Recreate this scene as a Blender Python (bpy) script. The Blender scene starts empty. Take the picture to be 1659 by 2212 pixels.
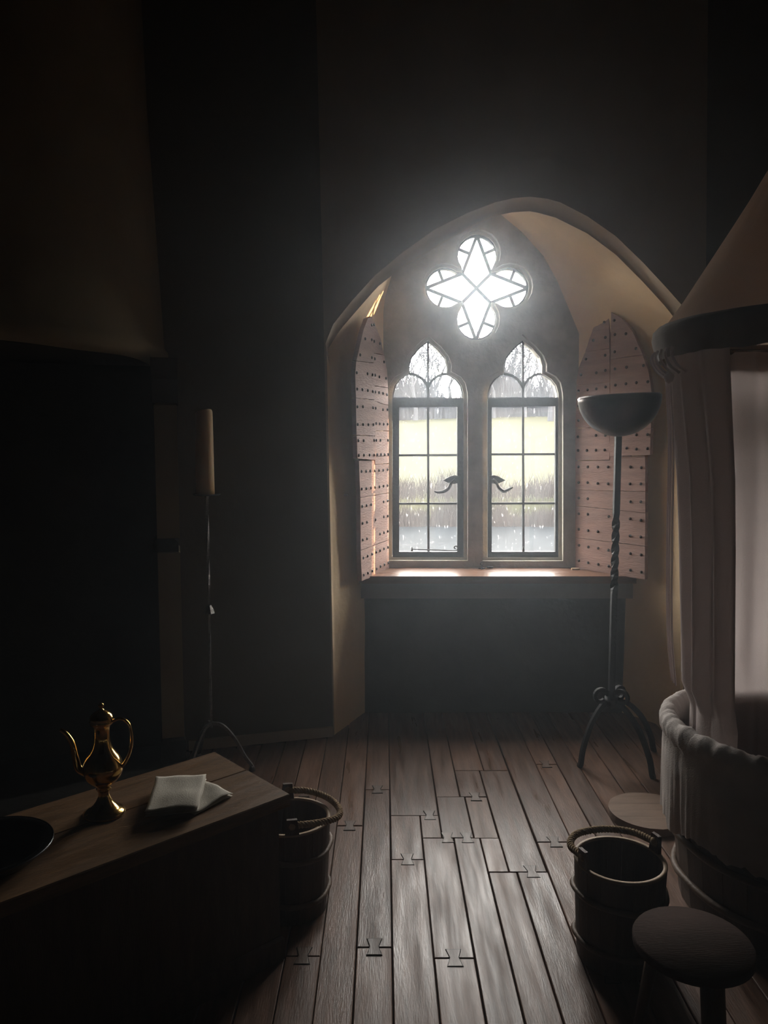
import bpy, math, random
from mathutils import Vector, Matrix, noise
from mathutils.geometry import tessellate_polygon

# ------------------------------------------------------------------ camera, sky, sun, exposure
SC = bpy.context.scene
COL = SC.collection
F, PITCH, EYE = 1661.0, math.radians(5.04), 1.5
cam_d = bpy.data.cameras.new('camera'); cam_d.sensor_fit = 'VERTICAL'
cam_d.sensor_height = 36.0; cam_d.lens = 36.0 * F / 2212.0; cam_d.clip_end = 2000; cam_d.clip_start = 0.02
cam = bpy.data.objects.new('camera', cam_d); COL.objects.link(cam)
cam.location = (0, 0, EYE); cam.rotation_euler = (math.radians(90) - PITCH, 0, 0)
SC.camera = cam

W = bpy.data.worlds.new('sky'); SC.world = W; W.use_nodes = True
bg = W.node_tree.nodes['Background']
bg.inputs[0].default_value = (1.0, 0.94, 0.86, 1); bg.inputs[1].default_value = 29.0

SUN_AZ, SUN_EL = math.radians(70.4), math.radians(13)
sd = bpy.data.lights.new('sun', 'SUN'); sd.energy = 20; sd.angle = math.radians(0.6); sd.color = (1.0, 0.62, 0.32)
so = bpy.data.objects.new('sun', sd); COL.objects.link(so)
so.location = (20, 15, 12)
so.rotation_euler = Vector((-math.sin(SUN_AZ) * math.cos(SUN_EL), -math.cos(SUN_AZ) * math.cos(SUN_EL), -math.sin(SUN_EL))).to_track_quat('-Z', 'Y').to_euler()

for pn, (px, pz, pw, ph) in {'daylight_portal_a': (0.25, 1.43, 0.44, 1.32), 'daylight_portal_b': (0.80, 1.43, 0.44, 1.32), 'daylight_portal_c': (0.53, 2.37, 0.62, 0.62)}.items():
    ad = bpy.data.lights.new(pn, 'AREA'); ad.shape = 'RECTANGLE'; ad.size = pw; ad.size_y = ph
    ad.cycles.is_portal = True
    ao = bpy.data.objects.new(pn, ad); COL.objects.link(ao)
    ao.location = (px, 4.58, pz); ao.rotation_euler = (math.radians(-90), 0, 0)

SC.view_settings.view_transform = 'Standard'; SC.view_settings.look = 'None'
SC.view_settings.exposure = 0.22; SC.view_settings.gamma = 1.0; SC.view_settings.use_curve_mapping = False
GLARE_HAZE = ((0.032, 0.90), (0.011, 0.74))        # volume added for lens glare: (density, forward scatter) of its two lobes

# ------------------------------------------------------------------ helpers
R = random.Random(7)
cp, sp = math.cos(PITCH), math.sin(PITCH)
def ray(px, py):
    cx, cy = (px - 829.5) / F, (py - 1106) / F
    return Vector((cx, cp - cy * sp, -sp - cy * cp))
def atY(px, py, Y):
    d = ray(px, py); return Vector((0, 0, EYE)) + d * (Y / d.y)
def atZ(px, py, Z):
    d = ray(px, py); return Vector((0, 0, EYE)) + d * ((Z - EYE) / d.z)

def mat(name, color, rough=0.7, metal=0.0, var=0.25, scale=6.0, bump=0.2, bscale=30.0, stretch=(1, 1, 1), spec=0.4, rough_var=0.0, rnd=0.0, color2=None, detail=6):
    m = bpy.data.materials.new(name); m.use_nodes = True
    nt = m.node_tree; N = nt.nodes; L = nt.links
    b = N['Principled BSDF']
    b.inputs['Roughness'].default_value = rough; b.inputs['Metallic'].default_value = metal
    b.inputs['Specular IOR Level'].default_value = spec
    tc = N.new('ShaderNodeTexCoord'); mp = N.new('ShaderNodeMapping'); mp.inputs['Scale'].default_value = stretch
    L.new(tc.outputs['Object'], mp.inputs['Vector'])
    oi = N.new('ShaderNodeObjectInfo')
    off = N.new('ShaderNodeVectorMath'); off.operation = 'MULTIPLY_ADD'
    cv = N.new('ShaderNodeCombineXYZ')
    for k in range(3): L.new(oi.outputs['Random'], cv.inputs[k])
    off.inputs[1].default_value = (37.0 * rnd, 11.0 * rnd, 23.0 * rnd)
    L.new(cv.outputs[0], off.inputs[0]); L.new(mp.outputs[0], off.inputs[2])
    n1 = N.new('ShaderNodeTexNoise'); n1.inputs['Scale'].default_value = scale; n1.inputs['Detail'].default_value = detail
    n1.inputs['Roughness'].default_value = 0.6
    L.new(off.outputs[0], n1.inputs['Vector'])
    cr = N.new('ShaderNodeValToRGB')
    c2 = color2 or tuple(c * (1 + var) for c in color)
    c1 = tuple(c * (1 - var) for c in color)
    cr.color_ramp.elements[0].position = 0.3; cr.color_ramp.elements[1].position = 0.7
    cr.color_ramp.elements[0].color = (*c1, 1); cr.color_ramp.elements[1].color = (*c2, 1)
    L.new(n1.outputs['Fac'], cr.inputs['Fac'])
    out = cr.outputs['Color']
    if rnd:
        hv = N.new('ShaderNodeHueSaturation')
        mr = N.new('ShaderNodeMapRange'); mr.inputs['To Min'].default_value = 1 - 0.35 * rnd; mr.inputs['To Max'].default_value = 1 + 0.35 * rnd
        L.new(oi.outputs['Random'], mr.inputs['Value']); L.new(mr.outputs[0], hv.inputs['Value']); L.new(out, hv.inputs['Color'])
        out = hv.outputs['Color']
    L.new(out, b.inputs['Base Color'])
    if bump:
        n2 = N.new('ShaderNodeTexNoise'); n2.inputs['Scale'].default_value = bscale; n2.inputs['Detail'].default_value = 5
        L.new(off.outputs[0], n2.inputs['Vector'])
        bp = N.new('ShaderNodeBump'); bp.inputs['Strength'].default_value = bump; bp.inputs['Distance'].default_value = 0.01
        L.new(n2.outputs['Fac'], bp.inputs['Height']); L.new(bp.outputs[0], b.inputs['Normal'])
    if rough_var:
        n3 = N.new('ShaderNodeTexNoise'); n3.inputs['Scale'].default_value = scale * 0.7; n3.inputs['Detail'].default_value = 4
        L.new(off.outputs[0], n3.inputs['Vector'])
        mr = N.new('ShaderNodeMapRange'); mr.inputs['From Min'].default_value = 0.3; mr.inputs['From Max'].default_value = 0.7
        mr.inputs['To Min'].default_value = max(0.05, rough - rough_var); mr.inputs['To Max'].default_value = min(1, rough + rough_var)
        L.new(n3.outputs['Fac'], mr.inputs['Value']); L.new(mr.outputs[0], b.inputs['Roughness'])
    return m

def fabric(name, color, trans=0.4, var=0.1, scale=60, bump=0.25):
    m = mat(name, color, 0.9, 0, var, 9, bump, scale * 4, spec=0.1)
    nt = m.node_tree; N = nt.nodes; L = nt.links
    b = N['Principled BSDF']; o = N['Material Output']
    t = N.new('ShaderNodeBsdfTranslucent'); t.inputs['Color'].default_value = (*color, 1)
    mx = N.new('ShaderNodeMixShader'); mx.inputs[0].default_value = trans
    L.new(b.outputs[0], mx.inputs[1]); L.new(t.outputs[0], mx.inputs[2]); L.new(mx.outputs[0], o.inputs['Surface'])
    return m

def glass_mat(name, dirt=0.10, spots=0.5, tint=(0.93, 0.95, 0.97)):
    m = bpy.data.materials.new(name); m.use_nodes = True
    nt = m.node_tree; N = nt.nodes; L = nt.links
    N.remove(N['Principled BSDF']); o = N['Material Output']
    tr = N.new('ShaderNodeBsdfTransparent'); tr.inputs[0].default_value = (*tint, 1)
    tl = N.new('ShaderNodeBsdfTranslucent'); tl.inputs[0].default_value = (0.86, 0.9, 0.95, 1)
    gl = N.new('ShaderNodeBsdfGlossy'); gl.inputs['Roughness'].default_value = 0.04; gl.inputs['Color'].default_value = (1, 1, 1, 1)
    tc = N.new('ShaderNodeTexCoord')
    n = N.new('ShaderNodeTexNoise'); n.inputs['Scale'].default_value = 5.0; n.inputs['Detail'].default_value = 8
    mp = N.new('ShaderNodeMapping'); mp.inputs['Scale'].default_value = (1, 1, 0.45)
    L.new(tc.outputs['Object'], mp.inputs[0]); L.new(mp.outputs[0], n.inputs['Vector'])
    mr = N.new('ShaderNodeMapRange'); mr.inputs['From Min'].default_value = 0.3; mr.inputs['From Max'].default_value = 0.75
    mr.inputs['To Min'].default_value = dirt * 0.7; mr.inputs['To Max'].default_value = dirt * 1.5
    L.new(n.outputs['Fac'], mr.inputs['Value'])
    mp2 = N.new('ShaderNodeMapping'); mp2.inputs['Scale'].default_value = (1, 1, 0.35)
    L.new(tc.outputs['Object'], mp2.inputs[0])
    n2 = N.new('ShaderNodeTexNoise'); n2.inputs['Scale'].default_value = 85; n2.inputs['Detail'].default_value = 3
    L.new(mp2.outputs[0], n2.inputs['Vector'])
    mr2 = N.new('ShaderNodeMapRange'); mr2.inputs['From Min'].default_value = 0.64; mr2.inputs['From Max'].default_value = 0.72
    mr2.inputs['To Max'].default_value = spots
    L.new(n2.outputs['Fac'], mr2.inputs['Value'])
    ad = N.new('ShaderNodeMath'); ad.operation = 'ADD'; ad.use_clamp = True
    L.new(mr.outputs[0], ad.inputs[0]); L.new(mr2.outputs[0], ad.inputs[1])
    m1 = N.new('ShaderNodeMixShader'); L.new(ad.outputs[0], m1.inputs[0]); L.new(tr.outputs[0], m1.inputs[1]); L.new(tl.outputs[0], m1.inputs[2])
    m2 = N.new('ShaderNodeMixShader'); m2.inputs[0].default_value = 0.03; L.new(m1.outputs[0], m2.inputs[1]); L.new(gl.outputs[0], m2.inputs[2])
    L.new(m2.outputs[0], o.inputs['Surface'])
    return m

class MB:
    """collects vertices and faces in world coordinates, links them as one mesh"""
    def __init__(s): s.v = []; s.f = []; s.sm = []
    def add(s, vs, fs, smooth=False, M=None):
        k = len(s.v)
        s.v += [tuple((M @ Vector(p)) if M is not None else p) for p in vs]
        s.f += [tuple(i + k for i in f) for f in fs]; s.sm += [smooth] * len(fs)
        return s
    def box(s, a, b, M=None):
        (x0, y0, z0), (x1, y1, z1) = a, b
        vs = [(x0, y0, z0), (x1, y0, z0), (x1, y1, z0), (x0, y1, z0), (x0, y0, z1), (x1, y0, z1), (x1, y1, z1), (x0, y1, z1)]
        return s.add(vs, [(3, 2, 1, 0), (4, 5, 6, 7), (0, 1, 5, 4), (1, 2, 6, 5), (2, 3, 7, 6), (3, 0, 4, 7)], False, M)
    def cbox(s, a, b, c=0.003, M=None):
        """box with chamfered top edges"""
        (x0, y0, z0), (x1, y1, z1) = a, b
        vs = [(x0, y0, z0), (x1, y0, z0), (x1, y1, z0), (x0, y1, z0), (x0, y0, z1 - c), (x1, y0, z1 - c), (x1, y1, z1 - c), (x0, y1, z1 - c),
              (x0 + c, y0 + c, z1), (x1 - c, y0 + c, z1), (x1 - c, y1 - c, z1), (x0 + c, y1 - c, z1)]
        fs = [(3, 2, 1, 0), (8, 9, 10, 11)]
        for i in range(4):
            j = (i + 1) % 4; fs += [(i, j, 4 + j, 4 + i), (4 + i, 4 + j, 8 + j, 8 + i)]
        return s.add(vs, fs, False, M)
    def lathe(s, prof, n=32, M=None, smooth=True, a0=0.0, a1=None, rf=None, caps=False):
        full = a1 is None; a1 = a0 + 2 * math.pi if full else a1
        m = n if full else n + 1; vs = []; fs = []
        for i in range(m):
            a = a0 + (a1 - a0) * i / n
            for j, (r, z) in enumerate(prof):
                rr, zz = rf(r, z, a, j) if rf else (r, z)
                vs.append((rr * math.cos(a), rr * math.sin(a), zz))
        k = len(prof)
        for i in range(n):
            i2 = (i + 1) % m
            for j in range(k - 1):
                fs.append((i * k + j, i2 * k + j, i2 * k + j + 1, i * k + j + 1))
        return s.add(vs, fs, smooth, M)
    def tube(s, pts, rad, n=8, M=None, smooth=True, caps=True, square=False, twist=None):
        pts = [Vector(p) for p in pts]; vs = []; fs = []
        t0 = (pts[1] - pts[0]).normalized()
        u = t0.orthogonal().normalized() if abs(t0.z) < 0.99 else Vector((1, 0, 0))
        if abs(t0.z) < 0.99:
            u = Vector((0, 0, 1)).cross(t0).normalized()
        for i, p in enumerate(pts):
            a = pts[max(i - 1, 0)]; b = pts[min(i + 1, len(pts) - 1)]
            t = (b - a).normalized()
            u = (u - t * u.dot(t)).normalized(); w = t.cross(u)
            r = rad[i] if isinstance(rad, (list, tuple)) else rad
            tw = twist[i] if twist else 0
            for k in range(n):
                an = 2 * math.pi * (k + (0.5 if square else 0)) / n + tw
                vs.append(tuple(p + (u * math.cos(an) + w * math.sin(an)) * r))
        for i in range(len(pts) - 1):
            for k in range(n):
                k2 = (k + 1) % n
                fs.append((i * n + k, i * n + k2, (i + 1) * n + k2, (i + 1) * n + k))
        if caps:
            fs.append(tuple(range(n - 1, -1, -1))); e = (len(pts) - 1) * n
            fs.append(tuple(range(e, e + n)))
        return s.add(vs, fs, smooth and not square, M)
    def plate(s, loops, fn, t0, t1, M=None):
        """2-D loops (outer, holes) extruded between depths t0 and t1; fn(a, b, t) gives the 3-D point"""
        flat = [p for l in loops for p in l]
        tris = tessellate_polygon([[Vector((p[0], p[1], 0)) for p in l] for l in loops])
        n = len(flat)
        vs = [fn(a, b, t0) for a, b in flat] + [fn(a, b, t1) for a, b in flat]
        fs = []
        for t in tris:
            a, b, c = [Vector((*flat[i], 0)) for i in t]
            if abs((b - a).cross(c - a).z) < 1e-12: continue
            if (b - a).cross(c - a).z < 0: t = t[::-1]
            fs.append(tuple(t)); fs.append(tuple(i + n for i in t[::-1]))
        k = 0
        for l in loops:
            m = len(l)
            for i in range(m):
                j = (i + 1) % m; fs.append((k + i, k + j, n + k + j, n + k + i))
            k += m
        return s.add(vs, fs, False, M)
    def build(s, name, m, parent=None, origin=None, fix=True):
        me = bpy.data.meshes.new(name)
        o0 = Vector(origin) if origin is not None else Vector((0, 0, 0))
        me.from_pydata([tuple(Vector(p) - o0) for p in s.v], [], s.f)
        me.polygons.foreach_set('use_smooth', s.sm)
        me.materials.append(m)
        if fix:
            import bmesh
            bm = bmesh.new(); bm.from_mesh(me); bmesh.ops.recalc_face_normals(bm, faces=bm.faces); bm.to_mesh(me); bm.free()
        me.update()
        o = bpy.data.objects.new(name, me); COL.objects.link(o)
        if parent is not None: o.parent = parent
        elif origin is not None: o.location = o0
        return o

def tag(o, label, cat=None, group=None, kind=None):
    o['label'] = label
    if cat: o['category'] = cat
    if group: o['group'] = group
    if kind: o['kind'] = kind
    return o
def thing(name, label, cat, loc, rz=0, group=None, kind=None):
    o = bpy.data.objects.new(name, None); COL.objects.link(o); o.empty_display_size = 0.1
    o.location = loc; o.rotation_euler = (0, 0, rz)
    return tag(o, label, cat, group, kind)
def node(name, parent):
    o = bpy.data.objects.new(name, None); COL.objects.link(o); o.empty_display_size = 0.05; o.parent = parent
    return o
def share(src, name, parent, M=None):
    o = bpy.data.objects.new(name, src.data); COL.objects.link(o); o.parent = parent
    if M is not None: o.matrix_local = M
    return o
def T(x, y, z): return Matrix.Translation((x, y, z))
def Rz(a): return Matrix.Rotation(a, 4, 'Z')
def Rx(a): return Matrix.Rotation(a, 4, 'X')
def Ry(a): return Matrix.Rotation(a, 4, 'Y')
def arc(a, b, n): return [a + (b - a) * i / n for i in range(n + 1)]
def resample(pts, n):
    pts = [Vector(p) for p in pts]; L = [0]
    for i in range(1, len(pts)): L.append(L[-1] + (pts[i] - pts[i - 1]).length)
    out = []; j = 0
    for k in range(n + 1):
        d = L[-1] * k / n
        while j < len(pts) - 2 and L[j + 1] < d: j += 1
        t = (d - L[j]) / max(1e-9, L[j + 1] - L[j]); out.append(pts[j].lerp(pts[j + 1], min(1, max(0, t))))
    return out
def smooth_path(pts, n):
    """Catmull-Rom through the points"""
    P = [Vector(p) for p in pts]; P = [P[0] * 2 - P[1]] + P + [P[-1] * 2 - P[-2]]; out = []
    for i in range(1, len(P) - 2):
        for k in range(n):
            t = k / n; a, b, c, d = P[i - 1:i + 3]
            out.append(0.5 * ((2 * b) + (c - a) * t + (2 * a - 5 * b + 4 * c - d) * t * t + (3 * b - a - 3 * c + d) * t ** 3))
    out.append(P[-2]); return out

# ------------------------------------------------------------------ materials
PLASTER_LIT = mat('plaster', (0.84, 0.66, 0.43), 0.9, 0, 0.10, 2.5, 0.25, 28, spec=0.2)  # niche plaster, made lighter in colour where window light falls
PLASTER_SHADE = mat('plaster_shade', (0.50, 0.42, 0.32), 0.9, 0, 0.12, 2.0, 0.25, 20, spec=0.2)  # same plaster, darkened for the dimmer room and less bounce
PLASTER_DEEP_SHADE = mat('plaster_deep_shade', (0.17, 0.155, 0.13), 0.9, 0, 0.12, 2.0, 0.25, 20, spec=0.2)  # same plaster again, shade of the side walls put into the colour
DARKROOM = mat('unseen_room_dark', (0.07, 0.06, 0.05), 0.95, 0, 0.2, 2.0, 0.2, 20, spec=0.1)  # unseen walls and ceiling coloured dark to cut bounced light
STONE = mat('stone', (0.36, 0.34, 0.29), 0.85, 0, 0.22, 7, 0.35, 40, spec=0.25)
STONE_AND_SHADE = mat('dark_stone_and_shade', (0.06, 0.055, 0.05), 0.9, 0, 0.3, 4, 0.4, 20, spec=0.2)  # dark fireplace stone, also painted shade for the panel under the sill
HOOD = mat('hood_plaster', (0.33, 0.27, 0.17), 0.9, 0, 0.15, 2, 0.3, 15, spec=0.2)
FLOORWOOD = mat('floor_wood', (0.135, 0.076, 0.052), 0.40, 0, 0.45, 5, 0.12, 30, (9, 0.9, 9), 0.36, 0.14, 0.8, detail=9)
SUBFLOOR = mat('subfloor', (0.012, 0.009, 0.007), 0.9, 0, 0.2, 5, 0)
OAK = mat('oak', (0.17, 0.095, 0.045), 0.5, 0, 0.35, 6, 0.2, 40, (1.2, 8, 8), 0.4, 0.1, 0.3)
OAK_SILL = mat('sill_oak', (0.13, 0.062, 0.034), 0.36, 0, 0.3, 6, 0.15, 40, (1, 8, 8), 0.5, 0.1)
SHUT = mat('shutter_wood', (0.33, 0.205, 0.17), 0.75, 0, 0.16, 6, 0.35, 34, (1, 1, 5), 0.3, 0, 0.25)
DARKWOOD = mat('bucket_wood', (0.075, 0.042, 0.026), 0.55, 0, 0.35, 8, 0.25, 50, (6, 6, 1), 0.4, 0, 0.4)
STOOLWOOD_SHADED = mat('stool_wood_shaded', (0.045, 0.029, 0.024), 0.9, 0, 0.3, 5, 0.2, 40, (1, 7, 1), 0.08)  # wood darkened in colour for the deep shadow of its corner
HOOPWOOD = mat('hoop_wood', (0.13, 0.085, 0.055), 0.6, 0, 0.3, 12, 0.3, 60)
PALEWOOD = mat('lid_wood', (0.22, 0.15, 0.11), 0.6, 0, 0.25, 5, 0.2, 40, (1, 7, 1), 0.4)
RIMWOOD = mat('rim_wood', (0.34, 0.24, 0.15), 0.6, 0, 0.2, 8, 0.2, 40)
IRON = mat('iron', (0.018, 0.018, 0.019), 0.62, 0.2, 0.3, 20, 0.3, 60, spec=0.3)
LEAD = mat('lead_came', (0.06, 0.06, 0.065), 0.6, 0.5, 0.2, 20, 0.1, 60)
NAIL = mat('nail_iron', (0.03, 0.025, 0.025), 0.6, 0.5, 0.2, 30, 0)
BRONZE = mat('bowl_metal', (0.05, 0.037, 0.034), 0.30, 0.9, 0.25, 7, 0.1, 30)
BRASS = mat('brass', (0.62, 0.38, 0.12), 0.13, 1.0, 0.1, 8, 0.03, 40)
PEWTER = mat('pewter', (0.10, 0.10, 0.105), 0.28, 1.0, 0.15, 8, 0.03, 40)
WAX = mat('wax', (0.85, 0.62, 0.36), 0.5, 0, 0.08, 8, 0.1, 25, spec=0.4)
WAX.node_tree.nodes['Principled BSDF'].inputs['Subsurface Weight'].default_value = 0.25
WAX.node_tree.nodes['Principled BSDF'].inputs['Subsurface Radius'].default_value = (0.03, 0.015, 0.008)
LINEN = fabric('linen', (0.62, 0.58, 0.50), 0.12, 0.08, 80)
TUBCLOTH = fabric('tub_linen', (0.54, 0.49, 0.46), 0.15, 0.12, 60)
CANOPY = fabric('canopy_linen', (0.82, 0.62, 0.46), 0.6, 0.10, 60)
CURTAIN = fabric('curtain_linen', (0.64, 0.56, 0.54), 0.45, 0.06, 60)
VALANCE = fabric('valance_linen', (0.30, 0.26, 0.22), 0.05, 0.1, 60)
ROPE = mat('rope', (0.33, 0.24, 0.15), 0.9, 0, 0.3, 50, 0.3, 150, spec=0.1)
GLASS = glass_mat('dusty_glass', 0.010, 0.13)
GLASS_CLEAN = glass_mat('clear_glass', 0.006, 0.02)

# ------------------------------------------------------------------ structure: floor
YN, YB, YP = 3.86, 4.42, 4.20          # window wall, back of the niche, wall under the sill
def nw_y(x): return YN + 0.27 * (x + 0.262)
def ne_y(x): return YN - 0.42 * (x - 1.64)
ROOM_W, ROOM_E, ROOM_S, ROOM_H = -3.0, 2.9, -2.5, 4.15
fl = MB().box((ROOM_W - .1, ROOM_S - .1, -0.12), (ROOM_E + .1, 4.7, -0.022)).build('floor', SUBFLOOR)
tag(fl, 'worn brown floorboards with bow-tie shaped joint keys', 'floor', kind='structure')
boards = []
def board(x0, x1, y0, y1):
    def yend(x):
        if -0.30 < x < 1.56:
            return YP + 0.1
        return nw_y(x) if x <= -0.30 else ne_y(x)
    y1 = min(y1, yend(x0 + 0.005), yend(x1 - 0.005)) - 0.001
    if y1 - y0 < 0.05: return
    g = R.uniform(0.0012, 0.0026); dz = R.uniform(-0.0015, 0.001)
    x0 = max(x0, ROOM_W + .002); x1 = min(x1, ROOM_E - .002)
    if x1 - x0 < 0.02: return
    boards.append((x0, x1, y0, y1))
    o = MB().cbox((x0 + g, y0 + 0.0012, -0.0225), (x1 - g, y1 - 0.0012, dz), 0.0022).build('floorboard', FLOORWOOD, fl, fix=False)
    return o
def column(x0, x1, joints, y0=ROOM_S, y1=9):
    js = [y0] + sorted(joints) + [y1]
    for a, b in zip(js[:-1], js[1:]): board(x0, x1, a, b)
column(-0.395, -0.29, [0.4, 3.20]); column(-0.29, -0.187, [0.1, 2.14]); column(-0.187, -0.083, [1.1, 2.915]); column(-0.083, 0.025, [0.6, 2.18, 3.235])
column(0.025, 0.146, [0.9, 2.667], y1=3.0); column(0.025, 0.222, [], y0=3.0)
column(0.146, 0.266, [0.3, 2.13], y1=2.82); column(0.266, 0.367, [0.8], y1=2.82)
board(0.146, 0.222, 2.82, 3.0); board(0.222, 0.344, 2.82, 3.165); board(0.222, 0.325, 3.165, 9)
board(0.344, 0.44, 2.82, 3.165); board(0.325, 0.44, 3.165, 3.43); board(0.325, 0.46, 3.43, 9)
board(0.367, 0.44, 2.585, 2.82); column(0.367, 0.468, [1.3], y1=2.585)
board(0.44, 0.575, 2.585, 3.43); board(0.46, 0.575, 3.43, 9); column(0.468, 0.578, [0.2], y1=2.585)
column(0.578, 0.714, [0.7, 2.06, 2.79]); column(0.714, 0.815, [1.4, 3.5])
x = 0.815
while x < ROOM_E:
    w = R.uniform(0.095, 0.13); column(x, x + w, [R.uniform(-1.5, 1.2), R.uniform(1.6, 3.3)]); x += w
x = -0.395
while x > ROOM_W:
    w = R.uniform(0.095, 0.13); column(x - w, x, [R.uniform(-1.5, 1.2), R.uniform(1.6, 3.0)]); x -= w
KEYWOOD = mat('key_wood', (0.10, 0.062, 0.044), 0.45, 0, 0.3, 6, 0.1, 30, (9, 1, 9), 0.5, 0.1, 0.6)
kp = [(-.021, -.036), (.021, -.036), (.012, 0), (.021, .036), (-.021, .036), (-.012, 0)]
ksrc = kgs = None
for (kx, ky) in [(-.238, 2.14), (-.029, 2.18), (.085, 2.667), (.206, 2.13), (.243, 2.822), (.317, 2.82), (-.029, 3.235), (-.135, 2.915), (.52, 2.587), (.185, 3.0), (.39, 3.165), (.645, 2.79), (.64, 2.06), (-.342, 3.2), (.76, 3.5)]:
    if ksrc is None:
        ksrc = MB().plate([kp], lambda a, b, t: (a, b, t), -0.006, 0.0018).build('joint_key', KEYWOOD, fl); ko = ksrc
    else: ko = share(ksrc, 'joint_key', fl)
    ko.location = (kx, ky, 0)
    kg = MB().plate([[(a * 1.13, b * 1.055) for a, b in kp]], lambda a, b, t: (a, b, t), -0.006, 0.0012).build('key_gap', SUBFLOOR, ko) if kgs is None else share(kgs, 'key_gap', ko)
    kgs = kgs or kg

# ------------------------------------------------------------------ structure: walls
def xl(z): return -0.262 - 0.0172 * z          # leaning corners of the window wall
def xr(z): return 1.65 - 0.030 * z
outer_px = [(703, 742), (720, 700), (760, 650), (810, 595), (870, 545), (940, 495), (1010, 460), (1070, 437), (1110, 428), (1145, 425), (1180, 429), (1210, 437), (1270, 468), (1330, 510), (1390, 568), (1440, 622), (1478, 665)]
inner_px = [(706, 758), (735, 712), (780, 660), (815, 620), (870, 577), (950, 530), (1020, 490), (1070, 466), (1110, 458), (1150, 456), (1200, 470), (1270, 505), (1330, 550), (1390, 610), (1440, 665), (1466, 700)]
A = [atY(x, y, YN) for x, y in outer_px]
arch_o = [(p.x, p.z) for p in A]
arch_o = [(xl(1.95) + .012, 1.95)] + arch_o + [(1.505, 1.98), (1.525, 1.6)]
jl, jr = (xl(0) + 0.006, 0.0), (1.54, 0.0)
H = ROOM_H
loop = [(xl(0), 0), (xl(H), H), (xr(H), H), (xr(0), 0), jr] + arch_o[::-1] + [jl]
wn = MB().plate([loop], lambda a, b, t: (a, t, b), YN, YN + 0.03)
wall_n = wn.build('wall_north', PLASTER_SHADE)
tag(wall_n, 'tall plaster wall around the deep pointed window niche', 'wall', kind='structure')
# rounded arris of the arch
Bp = [atY(x, y, YN + 0.085) for x, y in inner_px]
NA = 64
fa = resample([(a, YN, b) for a, b in arch_o], NA)
arch_i = [(xl(1.95) + .022, YN + .06, 1.90)] + [tuple(p) for p in Bp] + [(1.495, YN + .07, 1.93), (1.52, YN + .06, 1.55)]
fb = resample(arch_i, NA)
vs = []; fs = []
K = 7
for i in range(NA + 1):
    c = Vector((fa[i].x, fb[i].y, fa[i].z)); 
    for k in range(K):
        t = k / (K - 1); an = t * math.pi / 2
        # quarter round from wall face to reveal, with a little unevenness
        p = Vector((fa[i].x + (fb[i].x - fa[i].x) * (1 - math.cos(an)), fa[i].y + (fb[i].y - fa[i].y) * math.sin(an), fa[i].z + (fb[i].z - fa[i].z) * (1 - math.cos(an))))
        if 0 < k < K - 1: p += Vector((0, -1, 0)) * 0.006 * noise.noise(p * 9)
        vs.append(tuple(p))
for i in range(NA):
    for k in range(K - 1): fs.append((i * K + k, (i + 1) * K + k, (i + 1) * K + k + 1, i * K + k + 1))
ar = MB().add(vs, fs, True).build('arch_edge', PLASTER_SHADE, wall_n)
# splayed reveal from the arch to the back of the niche
back_px = [(828, 721), (828, 672), (833, 637), (850, 583), (885, 535), (930, 490), (980, 460), (1025, 445), (1045, 443), (1075, 458), (1125, 499), (1174, 553), (1204, 607), (1233, 677), (1251, 721)]
backc = [atY(x, y, YB) for x, y in back_px]
XBL, XBR = backc[0].x, backc[-1].x + 0.02
def seg3(left, mid, right, n1=24): return resample(left, n1)[:-1] + resample(mid, NA) + resample(right, n1)[1:]
front = seg3([(jl[0] + .008, YN + .03, -.03), arch_i[0]], arch_i, [arch_i[-1], (1.538, YN + .03, -.03)])
back = seg3([(XBL, YB, -.03), tuple(backc[0])], [tuple(p) for p in backc], [tuple(backc[-1]), (XBR, YB, -.03)])
n = len(front); vs = []; fs = []; NV = 8
for i in range(n):
    for k in range(NV + 1):
        t = k / NV; p = front[i].lerp(back[i], t)
        bow = math.sin(math.pi * t)
        if i > n * 0.55: p.x += 0.045 * bow * min(1, (i - n * 0.55) / 12)
        p += Vector((0.006, 0, 0.004)) * noise.noise(p * 4) * bow
        vs.append(tuple(p))
for i in range(n - 1):
    for k in range(NV): fs.append((i * (NV + 1) + k, (i + 1) * (NV + 1) + k, (i + 1) * (NV + 1) + k + 1, i * (NV + 1) + k + 1))
rev = MB().add(vs, fs, True).build('window_reveal', PLASTER_LIT, wall_n)
# strip joining jamb edge and reveal below the arch
MB().add([(jl[0], YN, 0), (arch_o[0][0], YN, arch_o[0][1]), arch_i[0], (jl[0] + .008, YN + .03, 0)], [(0, 1, 2, 3)]).build('jamb_edge', PLASTER_LIT, wall_n)
MB().add([(1.54, YN, 0), (arch_o[-1][0], YN, arch_o[-1][1]), arch_i[-1], (1.538, YN + .03, 0)], [(0, 1, 2, 3)]).build('jamb_edge', PLASTER_LIT, wall_n)
# a small peg on the reveal and a hook above the quatrefoil
pg = atY(748, 1070, 4.02); MB().tube([(pg.x - .06, pg.y + .02, pg.z), (pg.x + .012, pg.y - .006, pg.z + .003)], 0.006, 6).build('peg', RIMWOOD, wall_n)

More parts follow.
